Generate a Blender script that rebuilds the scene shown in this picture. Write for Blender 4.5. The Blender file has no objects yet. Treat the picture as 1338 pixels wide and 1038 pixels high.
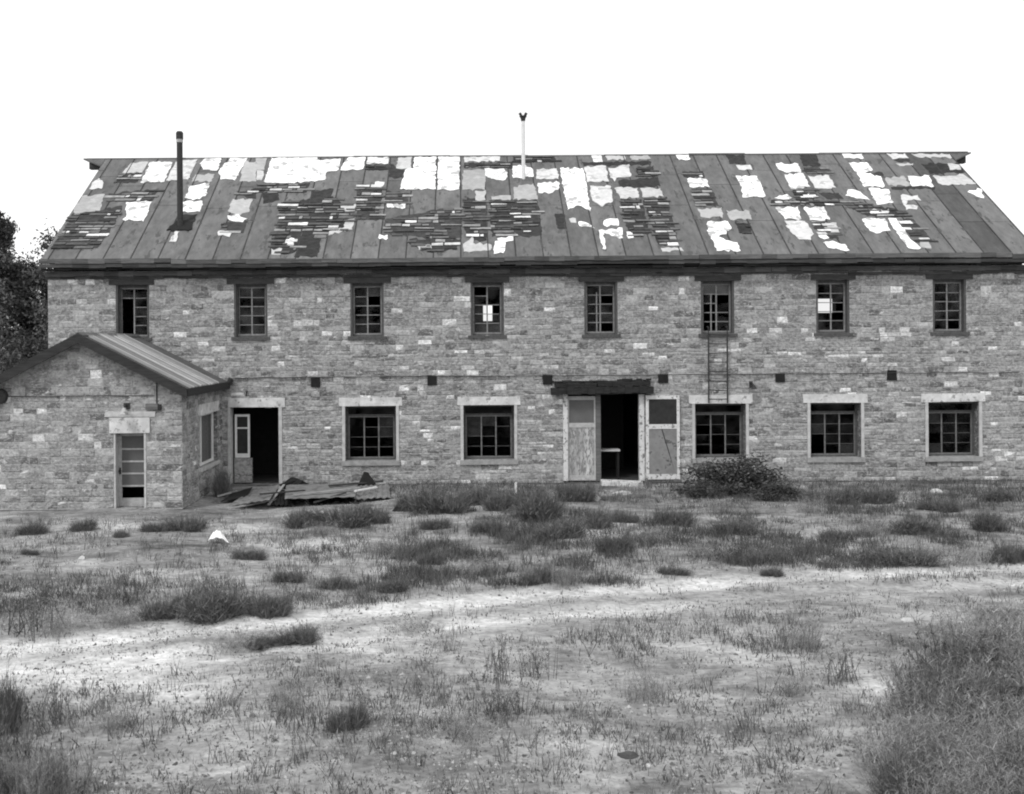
import bpy, math, random
import numpy as np
rnd = random.Random(7)
nr = np.random.default_rng(11)
R = math.radians
sc = bpy.context.scene
COL = sc.collection

# ------------------------------------------------------------------ measuring: photo pixel -> place
F, CX, HY, ROLL, CAMY, CAMZ = 1330.0, 605.0, 450.0, 0.0070, -35.0, 4.8
def un(px, py):
    dx, dy = px - CX, py - HY
    return dx - ROLL * dy, dy + ROLL * dx
def at(px, py, Y):
    x, y = un(px, py); d = Y - CAMY
    return (x * d / F, Y, CAMZ - y * d / F)
def gnd(px, py):
    x, y = un(px, py); d = F * CAMZ / y
    return (x * d / F, CAMY + d)
EAVE_Y, EAVE_Z, RIDGE_Y, RIDGE_Z = -0.45, 7.74, 6.0, 12.36
SL = (RIDGE_Z - EAVE_Z) / (RIDGE_Y - EAVE_Y)
def roofpt(px, py):
    x, y = un(px, py)
    d = (CAMZ - EAVE_Z + SL * (EAVE_Y - CAMY)) / (SL + y / F)
    return (x * d / F, CAMY + d)

# ------------------------------------------------------------------ smooth value noise (world space)
_G = np.random.default_rng(3).random((256, 256))
def vnoise(x, y, s):
    x = np.asarray(x, float) / s + 37.3; y = np.asarray(y, float) / s + 91.7
    i = np.floor(x).astype(int); j = np.floor(y).astype(int)
    u = x - i; v = y - j; u = u*u*(3-2*u); v = v*v*(3-2*v)
    g = lambda a, b: _G[a % 256, b % 256]
    return (g(i,j)*(1-u)+g(i+1,j)*u)*(1-v) + (g(i,j+1)*(1-u)+g(i+1,j+1)*u)*v
def fbm(x, y, s):
    return (vnoise(x,y,s)*.5 + vnoise(x+13.1,y-7.7,s/2.1)*.3 + vnoise(x-5.2,y+3.3,s/4.7)*.2)
def gheight(x, y):
    x = np.asarray(x, float); y = np.asarray(y, float)
    near = np.clip(-y / 1.5, 0, 1)
    z = (fbm(x, y, 4.0) - .5) * .22 + (vnoise(x, y, .7) - .5) * .05
    far = np.clip((y - 20) / 150, 0, 1)
    return z * near - .02

# ------------------------------------------------------------------ materials (grey: a black and white photograph)
def M(name, val=.2, var=.3, scale=4.0, rough=.9, tone=False, bump=.0, stretch=(1,1,1), big=0.0, bigscale=.5, spec=.25, metal=0.0, spots=0.0, spotscale=14, spotval=.6, smear=0.0, smearval=.4):
    m = bpy.data.materials.new(name); m.use_nodes = True
    nt = m.node_tree; N = nt.nodes; L = nt.links
    b = N['Principled BSDF']; b.inputs['Roughness'].default_value = rough
    b.inputs['Specular IOR Level'].default_value = spec; b.inputs['Metallic'].default_value = metal
    geo = N.new('ShaderNodeNewGeometry')
    mp = N.new('ShaderNodeMapping'); mp.inputs['Scale'].default_value = stretch
    L.new(geo.outputs['Position'], mp.inputs['Vector'])
    def noise(sc_, det=5):
        n = N.new('ShaderNodeTexNoise'); n.inputs['Scale'].default_value = sc_; n.inputs['Detail'].default_value = det
        n.inputs['Roughness'].default_value = .65
        L.new(mp.outputs['Vector'], n.inputs['Vector']); return n.outputs['Fac']
    def rng(s, a, c, lo=.25, hi=.75):
        r = N.new('ShaderNodeMapRange'); r.inputs[1].default_value = lo; r.inputs[2].default_value = hi
        r.inputs[3].default_value = a; r.inputs[4].default_value = c; L.new(s, r.inputs[0]); return r.outputs[0]
    def mul(a, c):
        k = N.new('ShaderNodeMath'); k.operation = 'MULTIPLY'; L.new(a, k.inputs[0]); L.new(c, k.inputs[1]); return k.outputs[0]
    n1 = noise(scale)
    v = rng(n1, 1 - var, 1 + var)
    if big: v = mul(v, rng(noise(bigscale, 3), 1 - big, 1 + big))
    if tone:
        a = N.new('ShaderNodeAttribute'); a.attribute_name = 'tone'
        v = mul(v, a.outputs['Fac'])
    else:
        k = N.new('ShaderNodeMath'); k.operation = 'MULTIPLY'; k.inputs[1].default_value = val; L.new(v, k.inputs[0]); v = k.outputs[0]
    if spots:
        s = rng(noise(spotscale, 6), 0, 1, .60 - spots * .2, .64 - spots * .2)
        mx = N.new('ShaderNodeMix'); mx.data_type = 'FLOAT'
        L.new(s, mx.inputs[0]); L.new(v, mx.inputs[2]); mx.inputs[3].default_value = spotval; v = mx.outputs[0]
    if smear:
        mp2 = N.new('ShaderNodeMapping'); mp2.inputs['Scale'].default_value = (1, 1, 2.2); L.new(geo.outputs['Position'], mp2.inputs['Vector'])
        for sc2, lo, hi, amt, val in ((2.6, .52, .61, smear, smearval), (8.0, .53, .61, smear, smearval*1.1), (3.6, .57, .65, smear, .13), (14.0, .56, .65, smear, .11), (3.1, .59, .65, .85, .66), (6.5, .605, .66, .8, .6)):
            n = N.new('ShaderNodeTexNoise'); n.inputs['Scale'].default_value = sc2; n.inputs['Detail'].default_value = 8; n.inputs['Roughness'].default_value = .72
            n.inputs['Distortion'].default_value = .6
            L.new(mp2.outputs['Vector'], n.inputs['Vector'])
            r_ = rng(n.outputs['Fac'], 0, amt, lo, hi)
            mx = N.new('ShaderNodeMix'); mx.data_type = 'FLOAT'; L.new(r_, mx.inputs[0]); L.new(v, mx.inputs[2]); mx.inputs[3].default_value = val; v = mx.outputs[0]
    cb = N.new('ShaderNodeCombineColor')
    for i in range(3): L.new(v, cb.inputs[i])
    L.new(cb.outputs[0], b.inputs['Base Color'])
    if bump:
        bp = N.new('ShaderNodeBump'); bp.inputs['Strength'].default_value = 1; bp.inputs['Distance'].default_value = bump
        L.new(n1, bp.inputs['Height']); L.new(bp.outputs['Normal'], b.inputs['Normal'])
    return m

MT = dict(
    stone=M('weathered_sandstone', tone=True, var=.55, scale=10, bump=.04, big=.14, bigscale=.45, spec=.1, smear=.72, smearval=.43),
    dressed=M('pale_dressed_stone', .60, var=.2, scale=5, bump=.01, spec=.1, big=.2, bigscale=2.2, spots=.1, spotscale=6, spotval=.3),
    greystone=M('grey_sill_stone', .3, var=.3, scale=7, bump=.01, spec=.1),
    greypanel=M('grey_board', .22, var=.3, scale=3, spots=.1, spotscale=3, spotval=.1),
    corr=M('weathered_corrugated_iron', tone=True, var=.25, scale=4, rough=.65, spec=.3, stretch=(.4,2,1)),
    plaster=M('plaster_margin', .48, var=.25, scale=6, bump=.004, spec=.1),
    wood=M('weathered_wood', tone=True, var=.45, scale=9, bump=.006, stretch=(.25, 1, 2.5), spec=.1),
    darkwood=M('dark_wood', .055, var=.4, scale=8, bump=.006, stretch=(.4, 1, 2), spec=.15),
    doorpaint=M('faded_door_paint', .42, var=.3, scale=8, spec=.2),
    headwood=M('rotten_wood', .03, var=.6, scale=10, bump=.01, stretch=(.3,1,2), spec=.1),
    dust=M('dust_coated_glass', .035, var=.5, scale=6, rough=.7, spec=.08),
    frame=M('old_window_frame_paint', .085, var=.4, scale=12, spec=.2),
    sash=M('faded_sash_paint', .22, var=.4, scale=9, spec=.2),
    sashlow=M('grey_sash_paint', .15, var=.45, scale=9, spec=.2),
    white=M('flaking_white_paint', .62, var=.15, scale=7, spec=.2, spots=.25, spotscale=9, spotval=.2),
    cleanwhite=M('white_paint', .72, var=.1, scale=7, spec=.2),
    peel=M('peeling_paint_panel', .40, var=.5, scale=7, spots=.45, spotscale=11, spotval=.2, stretch=(1.6,1,.5), big=.3, bigscale=1.2),
    screen=M('dusty_pane', .12, var=.15, scale=3, rough=.6),
    screendark=M('dark_insect_screen', .03, var=.3, scale=6, rough=.8),
    felt=M('roofing_felt', tone=True, var=.22, scale=4, bump=.006, big=.24, bigscale=1.6, spots=.07, spotscale=2.6, spotval=.085, stretch=(1.5,.6,.6), spec=.2, rough=.85),
    patch=M('bare_pale_patch', tone=True, var=.14, scale=6, spots=.22, spotscale=2.2, spotval=.42, stretch=(1,1,1.6), big=.12, bigscale=1.5, spec=.1),
    shingle=M('old_shingle', tone=True, var=.5, scale=8, bump=.01, stretch=(.6, 1, 1), spec=.1),
    iron=M('rusty_iron', .035, var=.4, scale=15, rough=.7, spec=.3),
    galv=M('galvanised_sheet', .42, var=.25, scale=3, rough=.6, spec=.3, spots=.12, spotscale=3, spotval=.2),
    palesheet=M('weathered_sheet', .19, var=.4, scale=4, rough=.7, spec=.2, spots=.2, spotscale=3, spotval=.12),
    greysheet=M('dull_sheet_metal', .17, var=.4, scale=3, rough=.7, spec=.3, spots=.2, spotscale=4, spotval=.08),
    tar_or_shadow=M('tar_or_shadow_black', .016, var=.4, scale=5),  # black for tarred things and for the shadow sheets in the heap
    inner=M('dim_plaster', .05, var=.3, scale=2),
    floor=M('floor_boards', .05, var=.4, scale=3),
    soil=M('sandy_soil', tone=True, var=.42, scale=11, bump=.05, big=.24, bigscale=2.6, stretch=(.7, 1, 1), spec=.05, rough=1),
    leaf=M('foliage', tone=True, var=.3, scale=3, spec=.15, rough=.8),
    bark=M('bark', .07, var=.4, scale=8, bump=.02),
    rock=M('pale_rock', .5, var=.25, scale=12, bump=.02),
    rag=M('white_cloth', .8, var=.06, scale=8),
)
def glass_mat():
    m = bpy.data.materials.new('old_glass'); m.use_nodes = True
    nt = m.node_tree; N = nt.nodes; L = nt.links; N.clear()
    o = N.new('ShaderNodeOutputMaterial'); mx = N.new('ShaderNodeMixShader'); t = N.new('ShaderNodeBsdfTransparent'); g = N.new('ShaderNodeBsdfGlossy')
    t.inputs['Color'].default_value = (.82,.82,.82,1); g.inputs['Roughness'].default_value = .06; g.inputs['Color'].default_value = (.8,.8,.8,1)
    geo = N.new('ShaderNodeNewGeometry'); n = N.new('ShaderNodeTexNoise'); n.inputs['Scale'].default_value = 2.2
    L.new(geo.outputs['Position'], n.inputs['Vector'])
    r = N.new('ShaderNodeMapRange'); r.inputs[1].default_value = .35; r.inputs[2].default_value = .75; r.inputs[3].default_value = .003; r.inputs[4].default_value = .045
    L.new(n.outputs['Fac'], r.inputs[0]); L.new(r.outputs[0], mx.inputs[0])
    L.new(t.outputs[0], mx.inputs[1]); L.new(g.outputs[0], mx.inputs[2]); L.new(mx.outputs[0], o.inputs['Surface'])
    return m
MT['glass'] = glass_mat()

# ------------------------------------------------------------------ mesh helpers
class MB:
    def __init__(s): s.v = []; s.f = []; s.t = []
    def face(s, pts, tone=.2):
        n = len(s.v); s.v += [tuple(p) for p in pts]; s.f.append(tuple(range(n, n + len(pts)))); s.t.append(tone)
    def box(s, x0, x1, y0, y1, z0, z1, tone=.2, jit=0):
        n = len(s.v)
        j = (lambda: rnd.uniform(-jit, jit)) if jit else (lambda: 0)
        for z in (z0, z1):
            for (x, y) in ((x0,y0),(x1,y0),(x1,y1),(x0,y1)): s.v.append((x + j(), y + j(), z + j()))
        for q in ((0,3,2,1),(4,5,6,7),(0,1,5,4),(1,2,6,5),(2,3,7,6),(3,0,4,7)):
            s.f.append(tuple(n + i for i in q)); s.t.append(tone)
    def slab(s, top, down, tone=.2):                       # polygon 'top' extruded by vector 'down'
        n = len(s.v); k = len(top)
        s.v += [tuple(p) for p in top] + [tuple(p[i] + down[i] for i in range(3)) for p in top]
        s.f.append(tuple(range(n, n + k))); s.t.append(tone)
        s.f.append(tuple(range(n + 2*k - 1, n + k - 1, -1))); s.t.append(tone)
        for i in range(k):
            a, b = n + i, n + (i + 1) % k
            s.f.append((b, a, a + k, b + k)); s.t.append(tone)
    def tube(s, pts, rad, seg=8, tone=.2, caps=True):
        rads = rad if isinstance(rad, (list, tuple)) else [rad] * len(pts)
        n = len(s.v)
        for i, p in enumerate(pts):
            a = np.array(pts[max(i-1, 0)], float); b = np.array(pts[min(i+1, len(pts)-1)], float)
            d = b - a; d /= np.linalg.norm(d) + 1e-9
            up = np.array((0,0,1.)) if abs(d[2]) < .9 else np.array((1.,0,0))
            u = np.cross(d, up); u /= np.linalg.norm(u); w = np.cross(d, u)
            for k in range(seg):
                an = 2*math.pi*k/seg
                s.v.append(tuple(np.array(p, float) + rads[i]*(math.cos(an)*u + math.sin(an)*w)))
        for i in range(len(pts)-1):
            for k in range(seg):
                a = n+i*seg+k; b = n+i*seg+(k+1)%seg
                s.f.append((a, b, b+seg, a+seg)); s.t.append(tone)
        if caps:
            s.f.append(tuple(range(n+seg-1, n-1, -1))); s.t.append(tone)
            e = n+(len(pts)-1)*seg; s.f.append(tuple(range(e, e+seg))); s.t.append(tone)
    def mesh(s, name, off=(0,0,0)):
        me = bpy.data.meshes.new(name)
        me.from_pydata([(x-off[0], y-off[1], z-off[2]) for x, y, z in s.v], [], s.f)
        a = me.attributes.new('tone', 'FLOAT', 'FACE'); a.data.foreach_set('value', np.array(s.t, np.float32))
        me.update(); return me
def np_mesh(name, V, Fq, T):
    me = bpy.data.meshes.new(name)
    k = Fq.shape[1]
    me.vertices.add(len(V)); me.vertices.foreach_set('co', np.ascontiguousarray(V, np.float32).ravel())
    me.loops.add(Fq.size); me.loops.foreach_set('vertex_index', np.ascontiguousarray(Fq, np.int32).ravel())
    me.polygons.add(len(Fq)); me.polygons.foreach_set('loop_start', np.arange(0, Fq.size, k, dtype=np.int32))
    me.polygons.foreach_set('loop_total', np.full(len(Fq), k, np.int32))
    a = me.attributes.new('tone', 'FLOAT', 'FACE'); a.data.foreach_set('value', np.ascontiguousarray(T, np.float32))
    me.update(calc_edges=True); me.validate(); return me
def wloc(o):
    p = np.zeros(3)
    while o: p = p + np.array(o.location); o = o.parent
    return p
def obj(name, mb, m, parent=None, origin=None, smooth=False):
    base = tuple(wloc(parent)) if parent else (0,0,0)
    org = tuple(origin) if origin is not None else base
    me = mb.mesh(name, org) if isinstance(mb, MB) else mb
    me.materials.append(MT[m] if isinstance(m, str) else m)
    if smooth: me.polygons.foreach_set('use_smooth', np.ones(len(me.polygons), bool))
    o = bpy.data.objects.new(name, me); COL.objects.link(o)
    o.location = tuple(org[i] - base[i] for i in range(3))
    if parent: o.parent = parent
    return o
def tag(o, label=None, cat=None, group=None, kind=None):
    if label: o['label'] = label
    if cat: o['category'] = cat
    if group: o['group'] = group
    if kind: o['kind'] = kind
    return o
def thing(name, label, cat, loc, group=None):
    o = bpy.data.objects.new(name, None); COL.objects.link(o); o.location = loc; o.empty_display_size = .3
    return tag(o, label, cat, group)

# ------------------------------------------------------------------ coursed stone walls
def stone_wall(u0, u1, z0, z1, ops, P, hc=(.14,.25), wc=(.18,.62), thick=.55, clip=None, white=.07, base=.262, reveal=True, extra=(), cv=(.62,1.42)):
    """ops: (ua,ub,za,zb) openings. P(u, depth, z) -> world. clip(u) -> highest z (gables)."""
    mb = MB()
    top = clip or (lambda u: z1)
    us = sorted({u0, u1, *[c for o in ops for c in o[:2]], *extra}); zs = sorted({z0, z1, *[c for o in ops for c in o[2:]]})
    inside = lambda u, z: any(a < u < b and c < z < d for a, b, c, d in ops)
    for a, b in zip(us, us[1:]):                            # mortar face, and the inner face
        for c, d in zip(zs, zs[1:]):
            if inside((a+b)/2, (c+d)/2): continue
            da, db = min(d, top(a)), min(d, top(b))
            if max(da, db) <= c: continue
            da, db = max(da, c), max(db, c)
            mb.face([P(a,0,c), P(b,0,c), P(b,0,db), P(a,0,da)], .33)
            mb.face([P(b,thick,c), P(a,thick,c), P(a,thick,da), P(b,thick,db)], .10)
    if reveal:
        for a, b, c, d in ops:
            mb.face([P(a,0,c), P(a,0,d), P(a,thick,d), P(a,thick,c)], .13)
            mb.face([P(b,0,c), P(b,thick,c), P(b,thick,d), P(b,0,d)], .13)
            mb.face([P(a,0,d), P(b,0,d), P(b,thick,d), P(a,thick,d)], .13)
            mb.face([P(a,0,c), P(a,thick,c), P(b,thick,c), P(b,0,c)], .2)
    rows = []
    for c, d in zip(zs, zs[1:]):
        if d - c < .02: continue
        n = max(1, round((d - c) / rnd.uniform(*hc))); cuts = [0]
        for _ in range(n): cuts.append(cuts[-1] + rnd.uniform(*cv))
        rows += [(c + (d-c)*p/cuts[-1], c + (d-c)*q/cuts[-1]) for p, q in zip(cuts, cuts[1:])]
    for c, d in rows:
        zm = (c + d) / 2
        blk = sorted((a, b) for a, b, e, f in ops if e < zm < f)
        spans = []; s = u0
        for a, b in blk: spans.append((s, a)); s = b
        spans.append((s, u1))
        for a, b in spans:
            if b - a < .03: continue
            u = a
            while u < b - .01:
                w = rnd.uniform(*wc) * (1.2 if d-c > .2 else .9); isw = rnd.random() < white
                if isw: w = rnd.uniform(.2, .5)
                if b - (u + w) < .2: w = b - u
                e = min(u + w, b)
                g = rnd.uniform(.003, .015); out = rnd.choice((.003, .006, .010, .018)) ; bv = rnd.uniform(.012, .03)
                ua, ub, za, zb = u + g, e - g, c + g, d - g
                if clip:
                    lim = min(top(ua), top(ub)) - .02
                    if za > lim: u = e; continue
                    zb = min(zb, lim)
                    if zb - za < .03: u = e; continue
                r = rnd.random()
                if isw: t = rnd.uniform(.4, .85)
                elif r < .14: t = base * rnd.uniform(.42, .7)
                elif r < .32: t = base * rnd.uniform(1.2, 1.7)
                else: t = base * rnd.uniform(.76, 1.16)
                j = lambda: rnd.uniform(-.017, .017)
                B = [P(ua+j(),0,za+j()), P(ub+j(),0,za+j()), P(ub+j(),0,zb+j()), P(ua+j(),0,zb+j())]
                T = [P(ua+bv,-out,za+bv), P(ub-bv,-out+j()*.5,za+bv), P(ub-bv,-out+j()*.5,zb-bv), P(ua+bv,-out,zb-bv)]
                n = len(mb.v); mb.v += B + T
                for q in ((4,5,6,7),(0,1,5,4),(1,2,6,5),(2,3,7,6),(3,0,4,7)):
                    mb.f.append(tuple(n+i for i in q)); mb.t.append(t)
                u = e
    return mb

# ================================================================== THE MILL
XL, XR, ZT = -14.26, 19.55, 7.40
BACKY = 12.0
mill = thing('stone_building', 'long two storey stone building with patchy felted roof and eight upper windows', 'building', (2.6, 0, 0))
UPX = [173.5, 328, 480, 637, 785.5, 938, 1088.5, 1241]
LOX = [483.5, 638, 940.5, 1091, 1245]
UW, UZ0, UZ1 = 1.15, 5.10, 6.92
LW, LZ0, LZ1 = 1.75, .82, 2.70
wx = lambda px: (px - CX) / 38.0
ops = [(wx(p)-UW/2, wx(p)+UW/2, UZ0, UZ1) for p in UPX] + [(wx(p)-LW/2, wx(p)+LW/2, LZ0, LZ1) for p in LOX]
DL = (wx(300), wx(363.5), 0.0, 2.68)        # doorway beside the annex
DC = (wx(735), wx(841), 0.0, 3.06)          # main doorway
ops += [DL, DC]
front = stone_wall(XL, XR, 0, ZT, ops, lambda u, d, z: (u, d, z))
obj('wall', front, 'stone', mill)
gab = lambda y: RIDGE_Z - .12 - abs(y - RIDGE_Y) * SL
for X, sgn in ((XL, -1), (XR, 1)):
    w = stone_wall(.55, BACKY, 0, RIDGE_Z, [], lambda u, d, z, X=X, s=sgn: (X - s*d, u, z), clip=gab, thick=.5, extra=(RIDGE_Y,))
    obj('wall', w, 'stone', mill)
# back wall with two openings whose light shows through the upper windows
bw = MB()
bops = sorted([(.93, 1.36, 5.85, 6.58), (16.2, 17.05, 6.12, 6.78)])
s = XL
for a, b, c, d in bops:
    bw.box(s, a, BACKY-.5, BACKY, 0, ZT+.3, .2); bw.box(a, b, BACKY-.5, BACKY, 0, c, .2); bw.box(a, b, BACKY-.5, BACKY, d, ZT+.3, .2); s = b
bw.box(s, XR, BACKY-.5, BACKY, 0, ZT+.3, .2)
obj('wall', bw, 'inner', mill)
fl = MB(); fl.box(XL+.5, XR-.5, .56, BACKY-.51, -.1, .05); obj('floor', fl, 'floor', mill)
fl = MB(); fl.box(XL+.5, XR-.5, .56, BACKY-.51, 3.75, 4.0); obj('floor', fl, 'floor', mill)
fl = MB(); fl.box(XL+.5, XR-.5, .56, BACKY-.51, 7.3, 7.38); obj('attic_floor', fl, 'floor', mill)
for x in (-9.2, -5.9, -1.0, 6.9, 11.8):
    pt = MB(); pt.box(x, x+.2, .56, 11.4, .05, 3.75); obj('partition', pt, 'inner', mill)

def window(cx, z0, z1, w, rec, fr, cols, rows, smat, fmat, transom=0, miss=(), nomunt=(), bar=.035, hb=.8, dusty=()):
    x0, x1 = cx - w/2, cx + w/2
    f = MB()
    y0, y1 = rec, rec + .10
    f.box(x0, x0+fr, y0, y1, z0, z1); f.box(x1-fr, x1, y0, y1, z0, z1)
    f.box(x0+fr, x1-fr, y0, y1, z0, z0+fr*.6); f.box(x0+fr, x1-fr, y0, y1, z1-fr*1.1, z1)
    if transom: f.box(x0+fr, x1-fr, y0+.015, y1-.01, z1-transom-.03, z1-transom+.03)
    win = obj('window', f, fmat, mill, (cx, rec, z0))
    a0, a1, b0, b1 = x0+fr, x1-fr, z0+fr*.6, (z1-transom-.03 if transom else z1-fr*1.1)
    s = MB(); p = MB()
    e = bar*1.3
    s.box(a0, a0+e, y0+.03, y0+.075, b0, b1); s.box(a1-e, a1, y0+.03, y0+.075, b0, b1)
    s.box(a0+e, a1-e, y0+.03, y0+.075, b0, b0+e*1.2); s.box(a0+e, a1-e, y0+.03, y0+.075, b1-e, b1)
    A0, A1, B0, B1 = a0+e, a1-e, b0+e*1.2, b1-e
    cw, rh = (A1-A0)/cols, (B1-B0)/rows
    for c in range(1, cols): s.box(A0+c*cw-bar*.68, A0+c*cw+bar*.68, y0+.032, y0+.07, B0, B1)
    for c in range(cols):
        for r in range(1, rows):
            if (c, r) in nomunt: continue
            zc = B0 + r*rh + rnd.uniform(-.006, .006)
            s.box(A0+c*cw+bar*.6, A0+(c+1)*cw-bar*.6, y0+.035, y0+.066, zc-bar*.5*hb, zc+bar*.5*hb)
    for c in range(cols):
        for r in range(rows):
            if (c, r) in miss: continue
            t = rnd.uniform(-.004, .004)
            p.face([(A0+c*cw, y0+.05+t, B0+r*rh), (A0+(c+1)*cw, y0+.05, B0+r*rh), (A0+(c+1)*cw, y0+.05-t, B0+(r+1)*rh), (A0+c*cw, y0+.05, B0+(r+1)*rh)])
    if dusty:
        for c, r in dusty:
            dp = MB()
            dp.face([(A0+c*cw+.01, y0+.060, B0+r*rh+.01), (A0+(c+1)*cw-.01, y0+.060, B0+r*rh+.01), (A0+(c+1)*cw-.01, y0+.060, B0+(r+1)*rh-.01), (A0+c*cw+.01, y0+.060, B0+(r+1)*rh-.01)])
            obj('dusty_pane', dp, 'dust', win)
    if transom:
        for c in range(2):
            m = (a0 + a1)/2
            p.face([(a0 if c == 0 else m, y0+.05, z1-transom), (m if c == 0 else a1, y0+.052, z1-transom), (m if c == 0 else a1, y0+.052, z1-fr), (a0 if c == 0 else m, y0+.05, z1-fr)])
    obj('sash', s, smat, win); obj('pane', p, 'glass', win)
    return win
upper = {
 0: dict(miss=[(0,r) for r in range(4)], nomunt=[(0,1),(0,2),(0,3)]),
 1: dict(dusty=[(0,1),(0,4),(1,0),(1,2)]),
 2: dict(miss=[(1,3)], nomunt=[(1,4)], dusty=[(1,4)]),
 3: dict(dusty=[(0,0),(1,0)], miss=[(0,4),(1,2)], nomunt=[(1,4)]),
 4: dict(miss=[(1,0),(1,3)]),
 5: dict(miss=[(0,0),(0,1),(0,2),(1,3)], nomunt=[(1,3)]),
 6: dict(miss=[(1,1),(1,2)]),
 7: dict(miss=[(1,0)], dusty=[(1,4)])}
for i, px in enumerate(UPX):
    k = upper.get(i, {})
    cx = wx(px)
    w = window(cx, UZ0, UZ1, UW, .16, .085, 2, 5, 'sash', 'frame', **k)
    l = MB(); l.box(cx-UW/2-.2+rnd.uniform(-.05,.03), cx+UW/2+.2+rnd.uniform(-.03,.06), -.05, .3, UZ1+.003, UZ1+.2, .06); obj('lintel', l, 'darkwood', w)
    l = MB(); l.box(cx-UW/2-.09, cx+UW/2+.09, -.07, .16, UZ0-.11, UZ0-.002, .1); obj('sill', l, 'frame', w)
    for a_, b_ in ((cx-UW/2+.002, cx-UW/2+.07), (cx+UW/2-.07, cx+UW/2-.002)):
        c = MB(); c.box(a_, b_, .01, .16, UZ0, UZ1); obj('casing', c, 'frame', w)
    if i == 4:   # a narrow casement stile standing ajar
        c = MB(); c.box(cx-.14, cx-.10, .20, .26, UZ0+.1, UZ1-.36); obj('casement_stile', c, 'sash', w)
    if i == 5:
        c = MB(); c.box(cx-.2, cx-.16, .20, .26, UZ0+.08, UZ1-.45); obj('casement_stile', c, 'sash', w)
        c = MB(); c.box(cx-UW/2+.09, cx+UW/2-.09, .225, .245, UZ1-.47, UZ1-.1); obj('pane_board', c, 'screen', w)
    if i in (0, 1):
        c = MB(); c.box(cx-UW/2+.1, cx-UW/2+.15, .19, .25, UZ0+.1, UZ1-.12); obj('casement_stile', c, 'sash', w)
lower = {0: dict(dusty=[(2,3),(2,2)], miss=[(1,3),(2,0)], nomunt=[(0,3)]), 1: dict(dusty=[(0,3),(0,2),(1,3)], miss=[(0,0)], nomunt=[(1,3),(0,3),(2,2)]),
         2: dict(miss=[(0,2),(1,1)], nomunt=[(1,1),(2,3)]), 3: dict(dusty=[(0,2),(2,0)], miss=[(0,0),(0,1)], nomunt=[(0,1)]), 4: dict(dusty=[(0,3),(0,0)], miss=[(0,1)], nomunt=[(0,1),(0,2)])}
for i, px in enumerate(LOX):
    cx = wx(px)
    w = window(cx, LZ0, LZ1, LW, .30, .075, 3, 4, 'sashlow', 'frame', transom=.34, bar=.034, hb=.28, **lower[i])
    l = MB(); l.box(cx-LW/2-.2-rnd.uniform(0,.05), cx+LW/2+.2+rnd.uniform(0,.06), -.045, .34, LZ1+.003, LZ1+.295, .5, jit=.012); obj('lintel', l, 'dressed', w)
    l = MB(); l.box(cx-LW/2-.12, cx+LW/2+.12, -.075, .36, LZ0-.16, LZ0-.002, .3, jit=.006); obj('sill', l, 'greystone', w)
    for s_ in (-1, 1):
        l = MB(); a = cx + s_*LW/2
        l.box(min(a, a+s_*.10), max(a, a+s_*.10), -.04, .02, LZ0, LZ1, .5, jit=.004)
        obj('window_margin', l, 'plaster', w)

# doorway beside the annex, with its white framed sidelight
l = MB(); l.box(wx(297.5), wx(372), -.05, .4, 2.683, 3.0, .5, jit=.008); obj('lintel', l, 'dressed', mill)
l = MB(); l.box(wx(363.5), wx(368), -.04, .45, .05, 2.68); obj('door_jamb', l, 'plaster', mill)
l = MB(); l.box(wx(297), wx(300)+.01, -.04, .45, .05, 2.68); obj('door_jamb', l, 'plaster', mill)
l = MB(); x0, x1, z0, z1 = wx(303.5), wx(323), .92, 2.42
l.box(x0, x0+.07, .3, .37, z0, z1); l.box(x1-.07, x1, .3, .37, z0, z1); l.box(x0+.07, x1-.07, .3, .37, z1-.08, z1); l.box(x0+.07, x1-.07, .28, .37, z0, z0+.14); l.box(x0+.07, x1-.07, .31, .36, z0+1.0, z0+1.05)
sl = obj('sidelight_window', l, 'cleanwhite', mill, (x0, .3, z0))
p = MB(); p.face([(x0+.05,.34,z0+.1),(x1-.05,.34,z0+.1),(x1-.05,.34,z1-.05),(x0+.05,.34,z1-.05)]); obj('pane', p, 'screendark', sl)
p = MB(); p.box(wx(302.5), wx(326), .3, .45, .05, .9, .2); obj('infill_panel', stone_wall(wx(302.5), wx(326), .05, .9, [], lambda u,d,z: (u, .3+d, z), thick=.12), 'stone', mill)
p = MB(); p.box(-9.0, -5.9, 2.5, 2.6, .05, 3.7); obj('inner_screen', p, 'tar_or_shadow', mill)

# main doorway
l = MB()
for (a, b, c, d, y) in ((719, 786, 3.07, 3.30, -.32), (786.3, 852, 3.09, 3.33, -.30), (724, 778, 3.305, 3.47, -.28), (779, 848, 3.335, 3.50, -.25), (722, 805, 3.48, 3.53, -.2), (806, 850, 3.51, 3.57, -.17), (760, 842, 3.055, 3.085, -.24)):
    n = 7
    for q in range(n):
        u, v = a + (b-a)*q/n, a + (b-a)*(q+1)/n
        l.box(wx(u)+.001, wx(v)-.001, y+rnd.uniform(-.015,.02), .1, c+rnd.uniform(-.02,.02), d+rnd.uniform(-.03,.02), .035, jit=.008)
obj('door_header', l, 'headwood', mill)
l = MB(); l.box(wx(735), wx(741), -.03, .2, .08, 3.06); obj('door_post', l, 'white', mill)
l = MB(); l.box(wx(778), wx(784.5), .05, .2, .06, 3.06, .13); obj('door_post', l, 'wood', mill)
l = MB(); l.box(wx(834.5), wx(841), -.03, .2, .06, 3.06); obj('door_post', l, 'white', mill)
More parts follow.
